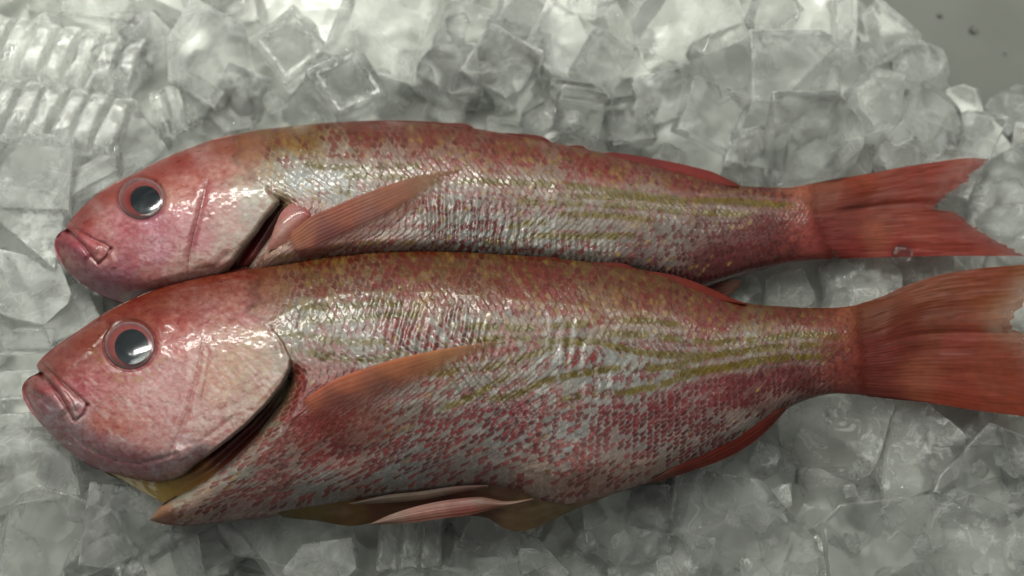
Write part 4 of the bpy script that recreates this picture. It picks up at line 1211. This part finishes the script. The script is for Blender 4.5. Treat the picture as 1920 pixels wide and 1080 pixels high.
# ---- fins
def fin_cols(samples, alpha=None, stripe=0.35, dark=(120, 30, 22)):
    def f(X, Y, U, V, ray):
        c = lin(blend(samples, X, Y, 4))
        s = (0.5 + 0.5 * ray)[..., None] * stripe
        c = c * (1 - s) + lin(dark) * s
        c = c * (0.8 + 0.4 * fbm(U * 5, V * 60, 9, 3))[..., None]
        a = np.ones(X.shape) if alpha is None else alpha(X, Y, U, V, ray)
        return np.concatenate([c, a[..., None]], -1)
    return f


# tail fin: two lobes of one forked fin
fin('tail_fin', [(1590, 574), (1640, 561), (1700, 535), (1760, 516), (1840, 503), (1920, 496), (1990, 486)], [(1600, 740), (1660, 747), (1740, 755), (1820, 768), (1920, 781), (2010, 796)],
    [(1590, 574), (1602, 650), (1600, 740)], [(1990, 486), (1945, 540), (1912, 575), (1896, 596), (1897, 614), (1912, 624), (1945, 650), (1980, 710), (2010, 796)], 200, 220,
    lambda X, Y, U, V: (G_L(X, Y) * (1 - sstep(0.20, 0.46, U)) + DROOP_L(X) + 1.5 + 6 * np.sin(V * 3.1) * sstep(.1, .4, U)
        - 5 * np.exp(-((V - 0.47) / 0.04) ** 2) * sstep(.1, .4, U) + 5 * (fbm(U * 3, V * 10, 4, 3) - .5)),
    ZL, front, fin_cols(t_samp, lambda X, Y, U, V, r: sstep(0.0, 0.085, U + 0.02 * (fbm(U * 30, V * 40, 7, 3) - .5) * 2) * (1 - 0.25 * sstep(.75, 1, U)), 0.26, (128, 48, 26)), rays=34, ray_h=0.16, jag=4.0, seed=3)
# spiny and soft dorsal fin folded down along the back
d_samp = [(800, 468, (130, 58, 36)), (1000, 480, (124, 52, 34)), (1100, 488, (140, 46, 28)), (1300, 530, (150, 54, 38)), (1390, 564, (160, 64, 46))]
fin('dorsal_fin', [(700, 470), (780, 467), (860, 469), (905, 473), (912, 477), (990, 478), (1050, 484), (1058, 489), (1120, 492), (1185, 501), (1192, 507), (1230, 510), (1290, 524), (1335, 542), (1370, 558), (1400, 570)],
    [(700, 480), (780, 476), (860, 479), (905, 482), (915, 484), (990, 490), (1050, 497), (1060, 499), (1120, 506), (1185, 514), (1195, 516), (1230, 524), (1290, 543), (1335, 558), (1370, 566), (1400, 571)],
    [(700, 466), (700, 480)], [(1400, 568), (1400, 571)], 220, 12,
    lambda X, Y, U, V: 16 * V + 8 + DROOP_L(X), ZL, front, fin_cols(d_samp, None, 0.3), rays=1.5, ray_h=0.5)
# pectoral fin: orange and solid along its upper edge, clear and rayed below
p_samp = [(580, 750, (216, 113, 71)), (650, 715, (223, 123, 76)), (740, 680, (212, 127, 76)), (850, 658, (212, 145, 85)), (930, 648, (209, 152, 95)), (650, 760, (148, 68, 51)), (720, 740, (159, 88, 64)), (680, 800, (193, 136, 120)), (620, 790, (159, 68, 57))]


def pect_alpha(X, Y, U, V, ray):
    a = 1 - sstep(0.26, 0.56, V) * (0.62 + 0.25 * sstep(0.1, 0.7, U))
    a = a + 0.22 * sstep(0.35, .55, V) * np.clip(ray, 0, 1)
    a = a * (1 - 0.35 * sstep(0.5, 1.0, U) * sstep(.25, .6, V))
    return np.clip(a, 0.18, 1) * (1 - 0.28 * sstep(0.1, 0.3, V)) * sstep(0, .06, U) * (1 - .45 * sstep(.6, 1, U))


_pf = fin_cols(p_samp, pect_alpha, 0.22, (120, 52, 30))


def pect_cols(X, Y, U, V, ray):
    c = _pf(X, Y, U, V, ray)
    c[..., :3] *= (1 + 0.35 * (1 - sstep(0.02, 0.10, V)) + 0.5 * sstep(.4, .6, V) * np.clip(ray, 0, 1))[..., None]  # highlight along the upper edge put into the colour; rays below paler
    return c


def over_body(base):
    def f(X, Y, U, V):
        return G_L(X, Y) * (0.99) + base(X, Y, U, V)
    return f


fin('pectoral_fin', [(560, 757), (590, 735), (624, 713), (665, 697), (707, 683), (790, 662), (863, 649), (910, 643), (948, 641)], [(596, 806), (640, 832), (700, 832), (760, 806), (820, 762), (870, 714), (910, 674), (948, 643)],
    [(560, 757), (575, 782), (596, 806)], [(948, 641), (948, 643)], 200, 90,
    over_body(lambda X, Y, U, V: 2.5 + 9 * np.sin(np.clip(U * 1.3, 0, 1) * 3.1) * (1 - V) ** 0.7), ZL, front, pect_cols, rays=14, ray_h=0.12, seed=5)
# pelvic fins folded under the belly and the slack brown skin of the slit behind them
mem = [(580, 968, (120, 104, 56)), (660, 970, (112, 84, 40)), (720, 960, (104, 62, 32)), (850, 935, (104, 58, 40)), (930, 930, (100, 70, 52)), (980, 970, (118, 98, 66)), (1050, 960, (134, 118, 84)), (1100, 945, (160, 140, 116))]
fin('belly_membrane', [(520, 960), (600, 945), (700, 925), (800, 908), (900, 900), (1000, 920), (1060, 930), (1130, 922)], [(530, 970), (590, 976), (660, 986), (720, 976), (800, 970), (880, 967), (915, 972), (945, 990), (975, 996), (1005, 989), (1050, 968), (1145, 928)],
    [(520, 960), (530, 970)], [(1130, 922), (1145, 928)], 150, 30, lambda X, Y, U, V: 26 - 34 * V ** 1.5 - 4 * fbm(X / 30, Y / 20, 6, 3), ZL, front,
    lambda X, Y, U, V, r: np.concatenate([1.5 * lin(blend(mem, X, Y, 4)) * (0.8 + 0.5 * fbm(X / 20, Y / 8, 3, 3))[..., None], np.ones(X.shape + (1,)) * 0.96], -1), rays=2, ray_h=0.6)
pv = [(720, 975, (190, 160, 140)), (800, 955, (196, 140, 124)), (880, 955, (180, 110, 96)), (900, 935, (150, 112, 92)), (980, 938, (170, 146, 124))]
fin('pelvic_fin', [(692, 983), (730, 966), (800, 945), (860, 935), (900, 932), (950, 940), (1000, 934)], [(692, 984), (760, 981), (830, 972), (880, 966), (920, 956), (960, 949), (1000, 938)], [(692, 983), (692, 984)], [(1000, 934), (1000, 938)], 120, 24,
    lambda X, Y, U, V: 26 + 6 * np.sin(V * 3.1) + 4 * U, ZL, front, fin_cols(pv, None, 0.22, (150, 60, 52)), rays=6, ray_h=0.6, seed=2)
fin('pelvic_fin', [(655, 944), (720, 929), (790, 921), (860, 911), (915, 909)], [(660, 946), (720, 943), (790, 937), (860, 924), (915, 914)], [(655, 944), (660, 946)], [(915, 909), (915, 914)], 90, 14,
    lambda X, Y, U, V: 36 + 5 * np.sin(V * 3.1) - 8 * V, ZL, front, fin_cols([(700, 938, (176, 160, 142)), (800, 930, (180, 160, 140)), (880, 916, (180, 140, 124))], None, 0.15, (150, 70, 60)), rays=3, ray_h=0.8)
an = [(1230, 905, (190, 130, 110)), (1300, 868, (186, 80, 60)), (1380, 830, (176, 64, 44)), (1440, 790, (180, 74, 56)), (1460, 770, (190, 110, 90))]
fin('anal_fin', [(1225, 898), (1300, 852), (1360, 818), (1420, 785), (1472, 762)], [(1225, 906), (1290, 885), (1350, 864), (1400, 838), (1440, 806), (1478, 764)], [(1225, 898), (1225, 906)], [(1472, 762), (1478, 764)], 120, 26,
    lambda X, Y, U, V: 24 - 24 * V + 5 * np.sin(V * 3.1) + DROOP_L(X), ZL, front, fin_cols(an, None, 0.45, (150, 32, 22)), rays=6, ray_h=1.0, jag=0, seed=1)
# ================================================================== the rear fish
ZU = 0.038
rear = root_empty('fish.001', 0, 0, 0, 'smaller red fish behind, its belly hidden under the back of the other fish')
W_U = [(96, 20), (130, 50), (180, 72), (260, 92), (340, 102), (500, 108), (700, 106), (900, 96), (1050, 82), (1200, 64), (1400, 42), (1540, 28), (1620, 14)]


def G_U(X, Y):
    return thickness(X, Y, U_TOP + [(1620, 330)], U_BOT + [(1620, 488)], W_U)


def press_U(X, Y):
    """the rear fish sinks where the other fish lies on it"""
    dl = Y - yint(L_TOP, X)
    on = sstep(130, 210, X) * (1 - sstep(1300, 1400, X))
    return 1 - 0.8 * on * sstep(-22, 60, dl)


DROOP_U = lambda X: -18 * sstep(1100, 1700, X)
ts = [(1540, 350, (176, 104, 76)), (1620, 340, (184, 84, 52)), (1720, 330, (176, 64, 40)), (1820, 310, (192, 74, 44)), (1750, 370, (176, 70, 48)), (1600, 400, (170, 90, 78)), (1560, 440, (170, 78, 72)), (1640, 440, (204, 116, 88)), (1720, 440, (198, 96, 76)), (1800, 450, (190, 80, 64)), (1880, 470, (196, 78, 58)), (1600, 470, (176, 72, 64)), (1700, 476, (180, 60, 52)), (1650, 385, (170, 84, 66))]
b_top = [(420, 258), (467, 247), (550, 236), (622, 229.5), (700, 226), (800, 230), (890, 241), (1000, 260), (1100, 280), (1200, 304), (1300, 328), (1380, 347), (1430, 351), (1480, 351), (1520, 345), (1550, 339)]
b_bot = [(395, 592), (470, 598), (550, 600), (800, 600), (1000, 588), (1100, 580), (1230, 562), (1300, 546), (1350, 531), (1420, 508), (1480, 492), (1530, 486), (1560, 486)]
b_left = [(420, 258), (450, 310), (490, 360), (524, 392), (512, 430), (480, 470), (440, 530), (395, 592)]
b_right = [(1550, 339), (1560, 380), (1562, 430), (1560, 486)]
X, Y, U, V = coons(b_top, b_bot, b_left, b_right, 640, 230)
spec = dict(seed=15, pitch=[12.6, 13.2, 11.6, 7.8], shear=0.22, yw=5.5, yp=0.85,
    red=[(500, 260, .55), (700, 250, .9), (900, 260, .85), (1100, 300, .8), (1300, 345, .8), (1450, 370, .8), (520, 320, .2), (600, 330, .25), (560, 370, .15), (700, 290, .55), (720, 330, .5), (850, 310, .6), (850, 400, .5), (950, 330, .6), (900, 440, .55), (980, 450, .4), (1060, 340, .6), (1100, 400, .35), (1050, 450, .3), (1200, 360, .6), (1250, 420, .35), (1350, 400, .55), (1300, 470, .6), (1400, 450, .9), (1500, 430, .9), (1350, 500, .9), (1150, 480, .35), (700, 450, .6), (780, 430, .6)],
    olive=[(520, 265, .4), (600, 300, .3), (700, 260, .12), (900, 280, .2), (1000, 320, .35), (1200, 340, .35), (1350, 370, .3), (540, 350, .3), (620, 350, .25), (900, 400, .08), (1100, 420, .06), (1300, 460, .03), (900, 460, .02), (1450, 450, 0)],
    yellow=[[(560, 305), (640, 315), (730, 312)], [(640, 330), (740, 332), (830, 342)], [(730, 312), (790, 310)], [(830, 342), (920, 340), (1010, 346), (1110, 354), (1250, 372), (1400, 380), (1530, 392)], [(960, 376), (1060, 382), (1180, 386), (1300, 398), (1420, 402)], [(1040, 402), (1130, 404), (1230, 412)], [(950, 424), (1030, 416)], [(900, 455), (960, 452), (1010, 442), (1110, 444), (1200, 440)], [(620, 350), (660, 365)], [(1050, 368), (1200, 372), (1300, 384)]],
    ground=[(450, 265, (184, 108, 64)), (540, 255, (166, 104, 50)), (560, 262, (162, 120, 50)), (680, 245, (150, 70, 46)), (800, 245, (160, 96, 74)), (950, 265, (160, 88, 70)), (1150, 305, (164, 96, 82)), (1300, 340, (158, 90, 78)), (1450, 365, (152, 92, 78)), (1540, 360, (160, 84, 62)),
            (540, 300, (176, 172, 160)), (640, 280, (178, 160, 146)), (560, 340, (168, 176, 176)), (640, 340, (168, 174, 172)), (520, 370, (172, 160, 132)), (720, 300, (172, 150, 138)), (820, 300, (166, 132, 118)), (900, 300, (166, 134, 116)), (850, 380, (162, 160, 154)), (900, 430, (162, 168, 166)), (1000, 440, (154, 158, 154)), (1000, 360, (164, 146, 132)), (1100, 400, (160, 150, 140)), (1100, 450, (152, 150, 144)), (1200, 380, (162, 144, 130)), (1250, 440, (146, 138, 132)), (1350, 420, (140, 116, 108)), (1400, 400, (150, 110, 96)), (1450, 450, (116, 72, 70)), (1350, 490, (106, 60, 60)), (1200, 500, (120, 104, 102)), (1520, 430, (130, 70, 64)), (1500, 475, (116, 62, 60)), (520, 430, (190, 150, 140)), (500, 470, (196, 160, 146)), (560, 400, (186, 132, 122))],
    redcol=[(600, 250, (152, 56, 36)), (800, 250, (158, 58, 46)), (1100, 300, (164, 62, 54)), (600, 330, (160, 84, 62)), (850, 320, (168, 74, 68)), (900, 430, (146, 58, 58)), (1200, 380, (160, 72, 70)), (1300, 480, (120, 44, 46)), (1500, 440, (128, 46, 44))],
    relief=[(550, 280, 2.6), (700, 280, 2.4), (900, 300, 2.0), (600, 350, 2.2), (900, 430, 3.0), (1000, 450, 2.4), (1200, 380, 1.3), (1400, 430, 0.9), (1100, 480, 2.2)],
    folds=[([(820, 400), (900, 440), (960, 470)], 46, 15, 2.0, 0.05), ([(1030, 470), (1130, 490)], 26, 12, 1.6, 0.0)])
dh, c = body_patch(X, Y, U, V, spec)
H = G_U(X, Y)
rimline = b_left[3:]
er = edge_round(X, Y, rimline, 40)
H = H * (1 - sstep(330, 390, Y) * (1 - (0.35 + 0.65 * er)))
H = H * press_U(X, Y) + DROOP_U(X)
nape = (1 - sstep(462, 520, X + 16 * (fbm(X / 14, Y / 10, 144, 3) - .5) * 2)) * (1 - sstep(340, 390, Y))
dh = dh * (1 - 0.8 * nape)
sc = lin(blend([(450, 258, (184, 104, 64)), (470, 290, (196, 146, 122)), (490, 330, (186, 158, 134))], X, Y))
c = c * (1 - 0.75 * nape[..., None]) + sc * 0.75 * nape[..., None]
damp = np.clip(np.minimum(V, 1 - V) * 14, 0, 1)
H = H + dh * (0.25 + 0.75 * damp)
d, pos, _ = pdist(X, Y, rimline)
rim = np.exp(-(d / 13) ** 2) * sstep(395, 425, Y)
c = c * (1 - 0.85 * rim[..., None]) + lin((206, 204, 192)) * 0.85 * rim[..., None]
H = H - 10 * sstep(0.95, 1.0, U)
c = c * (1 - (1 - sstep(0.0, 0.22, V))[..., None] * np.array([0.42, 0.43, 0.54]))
te = sstep(0.89, 0.985, U + 0.10 * (fbm(X / 7, Y / 6, 16, 3) - .5))[..., None]
c = c * (1 - te) + lin(blend(ts, X, Y, 4)) * te
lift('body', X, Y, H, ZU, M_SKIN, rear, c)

h_top = [(124, 424), (140, 404), (175, 370), (210, 346), (249, 327), (290, 306), (330, 287), (360, 276), (389, 265), (430, 254), (470, 246)]
h_bot = [(120, 499), (135, 516), (155, 532), (178, 547), (205, 560), (241, 572), (290, 582), (340, 586)]
h_left = [(124, 424), (126, 431), (128, 435), (116, 434), (104, 448), (102, 462), (106, 478), (112, 490), (120, 499)]
h_right = [(470, 246), (470, 290), (486, 325), (508, 352), (524, 378), (518, 392), (500, 412), (482, 438), (462, 462), (436, 498), (400, 540), (340, 586)]
X, Y, U, V = coons(h_top, h_bot, h_left, h_right, 320, 230)
H = G_U(X, Y) + 4
H = H * edge_round(X, Y, [(102, 462), (106, 478), (112, 490)] + h_bot, 60)
H = H * (0.15 + 0.85 * edge_round(X, Y, [(175, 370), (140, 404)] + h_left[:7], 40))
H = H + 4 * sstep(0, 1, U) * sstep(300, 360, Y)
H = H * (0.8 + 0.2 * edge_round(X, Y, h_right[3:], 14))
nq = 1.0 * (1 - sstep(320, 370, Y)) * sstep(-40, 0, -pdist(X, Y, h_right[:4])[0] + 18 * (fbm(X / 26, Y / 20, 171, 2) - .5) * 2)
mouth = [(127, 434), (142, 445), (158, 462), (170, 480), (184, 494)]
max_up = [(132, 422), (152, 436), (176, 450), (196, 458), (208, 467)]
max_end = [(208, 467), (200, 482), (187, 493)]
H = H + dent(X, Y, mouth, 4, -6, fade=False) + dent(X, Y, max_up, 3.6, -5, fade=False) + dent(X, Y, max_end, 3.2, -6, fade=False)
H = H + dent(X, Y, [(138, 436), (160, 452), (186, 474)], 8, 5) + dent(X, Y, [(112, 446), (136, 456), (166, 486)], 10, 6)
pre = [(392, 322), (384, 352), (374, 396), (363, 440), (354, 480), (351, 516)]
H = H + dent(X, Y, pre, 7, -2.2, skew=-1.2)
H = H + dent(X, Y, [(345, 330), (372, 345), (366, 400), (348, 450)], 9, 1.0)
H = H + dent(X, Y, [(360, 505), (400, 500), (436, 470)], 6, -2)
ex, ey = 265, 372
re = np.hypot((X - ex) / 47, (Y - ey) / 43)
H = H + 0.4 * np.exp(-((re - 1.14) / 0.10) ** 2) - 5 * (1 - sstep(0.88, 1.03, re))
H = H + dent(X, Y, [(150, 420), (178, 400), (205, 384)], 7, 3.5)
H = H + dent(X, Y, [(205, 470), (212, 490), (214, 505)], 5, 3)
H = H + 1.5 * (fbm(X / 20, Y / 14, 23, 4) - 0.5) + 0.5 * (fbm(X / 8, Y / 6, 24, 3) - 0.5)
H = H * press_U(X, Y)
cs = [(200, 360, (190, 72, 52)), (290, 315, (194, 84, 66)), (340, 300, (186, 72, 52)), (420, 268, (180, 92, 58)), (460, 262, (186, 118, 72)), (150, 405, (186, 66, 54)), (140, 420, (184, 80, 70)), (190, 400, (208, 148, 134)), (215, 405, (206, 140, 134)), (200, 430, (198, 136, 126)), (235, 430, (200, 122, 122)), (290, 420, (198, 120, 130)), (330, 400, (204, 132, 132)), (340, 360, (198, 120, 100)), (320, 370, (210, 156, 132)), (350, 330, (204, 136, 116)),
      (380, 300, (206, 142, 126)), (420, 310, (200, 140, 120)), (390, 370, (184, 96, 92)), (420, 370, (188, 128, 110)), (450, 350, (184, 160, 130)), (490, 360, (176, 164, 136)), (470, 400, (168, 158, 136)), (430, 420, (190, 150, 130)), (420, 460, (182, 150, 130)), (450, 460, (176, 164, 140)), (380, 450, (186, 110, 112)), (370, 500, (196, 160, 140)), (390, 505, (192, 150, 130)), (340, 500, (202, 160, 140)), (300, 470, (200, 138, 142)), (260, 480, (196, 130, 130)), (230, 510, (184, 120, 124)), (280, 520, (196, 140, 126)), (320, 530, (198, 150, 136)), (250, 545, (184, 118, 118)), (200, 530, (184, 128, 138)), (160, 510, (192, 138, 136)), (135, 485, (200, 150, 136)), (110, 455, (190, 70, 78)), (130, 460, (190, 92, 100)), (150, 475, (184, 112, 124)), (170, 460, (196, 110, 106)), (190, 478, (206, 148, 136)), (465, 300, (196, 150, 126))]
c = lin(blend(cs, X, Y, 4)) * np.array([1.04, 1.07, 1.2])
mot = fbm(X / 14, Y / 9, 161, 4) - 0.5
c = c * (1 + np.stack([0.4 * mot, 1.2 * mot, 1.2 * mot], -1))
fine = fbm(X / 5, Y / 4, 166, 3) - 0.5
c = c * (1 + np.stack([0.2 * fine, 0.7 * fine, 0.65 * fine], -1))
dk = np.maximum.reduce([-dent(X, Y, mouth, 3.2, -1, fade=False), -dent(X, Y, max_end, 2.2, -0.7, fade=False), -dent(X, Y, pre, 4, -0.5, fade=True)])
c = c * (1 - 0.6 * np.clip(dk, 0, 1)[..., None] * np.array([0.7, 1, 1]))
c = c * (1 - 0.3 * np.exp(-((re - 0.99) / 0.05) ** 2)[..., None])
sp = np.exp(-(((X - 119) / 4) ** 2 + ((Y - 487) / 11) ** 2))
c = c * (1 - 0.7 * sp[..., None]) + lin((110, 60, 40)) * 0.7 * sp[..., None]
d, pos, _ = pdist(X, Y, h_right[4:])
hem = np.exp(-(d / 9) ** 2)
c = c * (1 - 0.6 * hem[..., None]) + lin((176, 172, 146)) * 0.6 * hem[..., None]
c = c * (1 - 0.36 * (1 - sstep(15, 80, Y - yint(h_top, X))))[..., None] * np.array([1, 0.93, 0.97])
c = np.concatenate([c, (1 - np.clip(nq * 1.15, 0, 1))[..., None]], -1)
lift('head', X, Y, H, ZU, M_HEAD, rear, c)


def hbase_U(x, y): return G_U(x, y) + 4 + 4 * sstep(0, 1, (x - 110) / 410.0) * sstep(300, 360, y)


eye_parts(rear, ex, ey, 44, 40, ZU, hbase_U, (272, 374, 28, 26),
          [(0, (150, 50, 52)), (0.45, (140, 44, 48)), (0.6, (168, 66, 64)), (0.76, (176, 92, 88)), (0.88, (150, 100, 102)), (0.93, (176, 158, 160)), (0.965, (140, 114, 116)), (1, (70, 50, 50))], 8)
# open gill slit
X, Y, U, V = coons([(360, 560), (420, 490), (460, 440), (500, 380)], [(440, 580), (480, 505), (515, 440), (550, 385)], [(360, 560), (440, 580)], [(500, 380), (550, 385)], 70, 24)
H = (G_U(X, Y) * 0.76 - 4) * press_U(X, Y) + 3 * np.sin(V * 12)
c = lin(blend([(440, 500, (80, 22, 18)), (465, 470, (104, 26, 20)), (480, 440, (70, 20, 18)), (510, 400, (90, 50, 36))], X, Y))
c = c * 1.7
lift('gill_cavity', X, Y, H, ZU, M_GILL, rear, c, closed=False)

fin('tail_fin', [(1500, 347), (1560, 337), (1620, 327), (1700, 312), (1760, 303), (1820, 296), (1856, 298)], [(1540, 486), (1600, 484), (1700, 481), (1800, 480), (1870, 480), (1922, 481)], [(1500, 347), (1515, 420), (1540, 486)],
    [(1856, 298), (1832, 316), (1806, 342), (1775, 366), (1752, 390), (1790, 400), (1824, 424), (1870, 452), (1922, 481)], 190, 200,
    lambda X, Y, U, V: (G_U(X, Y) * (1 - sstep(0.22, 0.5, U)) + DROOP_U(X) + 1.5 + 5 * np.sin(V * 3.1) * sstep(.1, .4, U)
        - 5 * np.exp(-((V - 0.40) / 0.04) ** 2) * sstep(.1, .4, U) + 5 * (fbm(U * 3, V * 10, 14, 3) - .5)),
    ZU, rear, fin_cols(ts, lambda X, Y, U, V, r: sstep(0.0, 0.12, U + 0.025 * (fbm(U * 30, V * 40, 17, 3) - .5) * 2) * (1 - 0.25 * sstep(.75, 1, U)), 0.26, (150, 40, 26)), rays=32, ray_h=0.15, jag=3.5, seed=9)
ds = [(800, 232, (140, 66, 56)), (1000, 255, (126, 40, 34)), (1200, 295, (150, 48, 44)), (1300, 318, (168, 56, 50)), (1370, 340, (160, 66, 56))]
fin('dorsal_fin', [(690, 226), (760, 226), (830, 230), (886, 238), (893, 244), (960, 250), (1028, 262), (1036, 269), (1098, 277), (1106, 283), (1150, 286), (1230, 298), (1300, 313), (1340, 324), (1365, 336), (1388, 348)],
    [(690, 238), (760, 240), (830, 245), (886, 253), (896, 255), (960, 264), (1028, 277), (1038, 279), (1098, 292), (1108, 294), (1150, 303), (1230, 322), (1300, 338), (1340, 344), (1365, 348), (1388, 350)],
    [(690, 222), (690, 238)], [(1388, 346), (1388, 350)], 210, 12, lambda X, Y, U, V: 12 * V + 6 + DROOP_U(X), ZU, rear, fin_cols(ds, None, 0.3), rays=1.5, ray_h=0.5)
ps = [(560, 440, (215, 125, 80)), (640, 390, (204, 109, 71)), (720, 360, (198, 123, 85)), (820, 330, (187, 129, 78)), (620, 450, (154, 73, 67)), (700, 420, (187, 120, 107)), (560, 475, (204, 134, 120))]
fin('pectoral_fin', [(533, 446), (560, 424), (583, 406), (620, 390), (660, 372), (700, 357), (733, 345), (800, 326), (868, 316)], [(560, 488), (610, 478), (670, 452), (730, 424), (780, 390), (830, 350), (868, 318)], [(533, 446), (540, 470), (560, 488)], [(868, 316), (868, 318)], 180, 80,
    lambda X, Y, U, V: G_U(X, Y) * press_U(X, Y) + 2.5 + 9 * np.sin(np.clip(U * 1.3, 0, 1) * 3.1) * (1 - V) ** 0.7, ZU, rear,
    fin_cols(ps, lambda X, Y, U, V, r: np.clip(1 - sstep(0.5, 0.75, V) * (0.5 + 0.3 * U) + 0.2 * sstep(.5, .7, V) * np.clip(r, 0, 1) - 0.4 * sstep(.6, 1, U) * sstep(.2, .5, V), 0.1, 1) * sstep(0, .06, U) * (1 - .45 * sstep(.6, 1, U)), 0.25, (130, 56, 40)), rays=12, ray_h=0.14, seed=4)
# fleshy pink fold at the root of the fin
X, Y, U, V = coons([(515, 425), (530, 395), (552, 380), (570, 382), (584, 398)], [(500, 470), (530, 462), (556, 448), (574, 428), (586, 404)], [(515, 425), (500, 470)], [(584, 398), (586, 404)], 50, 30)
H = (G_U(X, Y) * 0.97 * press_U(X, Y)) + 9 * np.sin(V * 3.14) * np.sin(U * 3.14) ** .5 + 1
c = lin(blend([(540, 395, (186, 110, 106)), (570, 392, (170, 80, 76)), (525, 425, (190, 140, 130)), (560, 430, (180, 100, 84))], X, Y)) * (0.85 + 0.3 * fbm(X / 7, Y / 7, 5, 3))[..., None]
lift('shoulder_fold', X, Y, H, ZU, M_GILL, rear, c, closed=False)
fin('anal_fin', [(1320, 534), (1350, 528), (1392, 524)], [(1330, 556), (1360, 556), (1386, 540)], [(1320, 534), (1330, 556)], [(1392, 524), (1386, 540)], 40, 20, lambda X, Y, U, V: -4 - 14 * V + 0 * U, ZU, rear,
    fin_cols([(1340, 540, (160, 96, 84)), (1380, 535, (190, 150, 128))], None, 0.3, (150, 60, 50)), rays=5, ray_h=1.0)

# ------------------------------------------------------------------ drops of melt water
def drop(x, y, z, r, flat, label):
    bm = bmesh.new()
    bmesh.ops.create_uvsphere(bm, u_segments=24, v_segments=14, radius=1.0)
    for v in bm.verts:
        if v.co.z < 0: v.co.z *= 0.1
        v.co = Vector((v.co.x * (1 + 0.12 * math.sin(3 * v.co.y + x)), v.co.y, v.co.z * flat))
    me = to_mesh(bm, 'water_drop', M_WATER)
    o = bpy.data.objects.new('water_drop', me); COL.objects.link(o)
    o.location = at(np.array([x]), np.array([y]), np.array([z]))[0]
    o.scale = (r * PX,) * 3
    tag(o, label, 'water drop')


m, nt = new_mat('water')
out = N(nt, 'ShaderNodeOutputMaterial'); pb = N(nt, 'ShaderNodeBsdfPrincipled')
pb.inputs['Transmission Weight'].default_value = 1; pb.inputs['Roughness'].default_value = 0.0; pb.inputs['IOR'].default_value = 1.333
nt.links.new(pb.outputs[0], out.inputs['Surface'])
M_WATER = m
drop(1692, 474, ZU - 0.0016, 19, 0.35, 'round bubble like drop on the lower edge of the rear fish tail fin')
drop(1825, 58, -0.006, 10, 0.5, 'biggest drop of water on the bare counter in the corner')
drop(1762, 30, -0.006, 6.5, 0.5, 'small drop on the bare counter nearest the pile of ice')
drop(1884, 102, -0.006, 4, 0.5, 'tiny drop on the bare counter at the right edge')
# ------------------------------------------------------------------ light
w = bpy.data.worlds.new('World'); scene.world = w
w.use_nodes = True
bg = w.node_tree.nodes['Background']
bg.inputs['Color'].default_value = (0.87, 0.90, 0.83, 1)
bg.inputs['Strength'].default_value = 0.31


def area(name, loc, target, sx, sy, power, color):
    d = bpy.data.lights.new(name, 'AREA')
    d.shape = 'RECTANGLE'; d.size = sx; d.size_y = sy; d.energy = power; d.color = color
    o = bpy.data.objects.new(name, d); COL.objects.link(o)
    o.location = loc
    v = Vector(target) - Vector(loc)
    o.rotation_euler = v.to_track_quat('-Z', 'Y').to_euler()
    return o


WARM = (0.985, 1.0, 0.91)
area('ceiling_lamp', (-0.36, 0.82, 0.92), (-0.10, 0.05, 0.03), 0.70, 0.09, 16.0, WARM)
area('added_glint_lamp', (0.30, 0.66, 0.86), (0.05, 0.05, 0.03), 0.60, 0.06, 2.2, WARM)  # weak strip added at the right rear for extra glints on the ice
area('added_fill_panel', (-0.35, 0.36, 1.1), (-0.1, 0.05, 0.03), 0.8, 0.5, 6.5, WARM)  # added soft overhead fill, evens the light and brightens the near ice
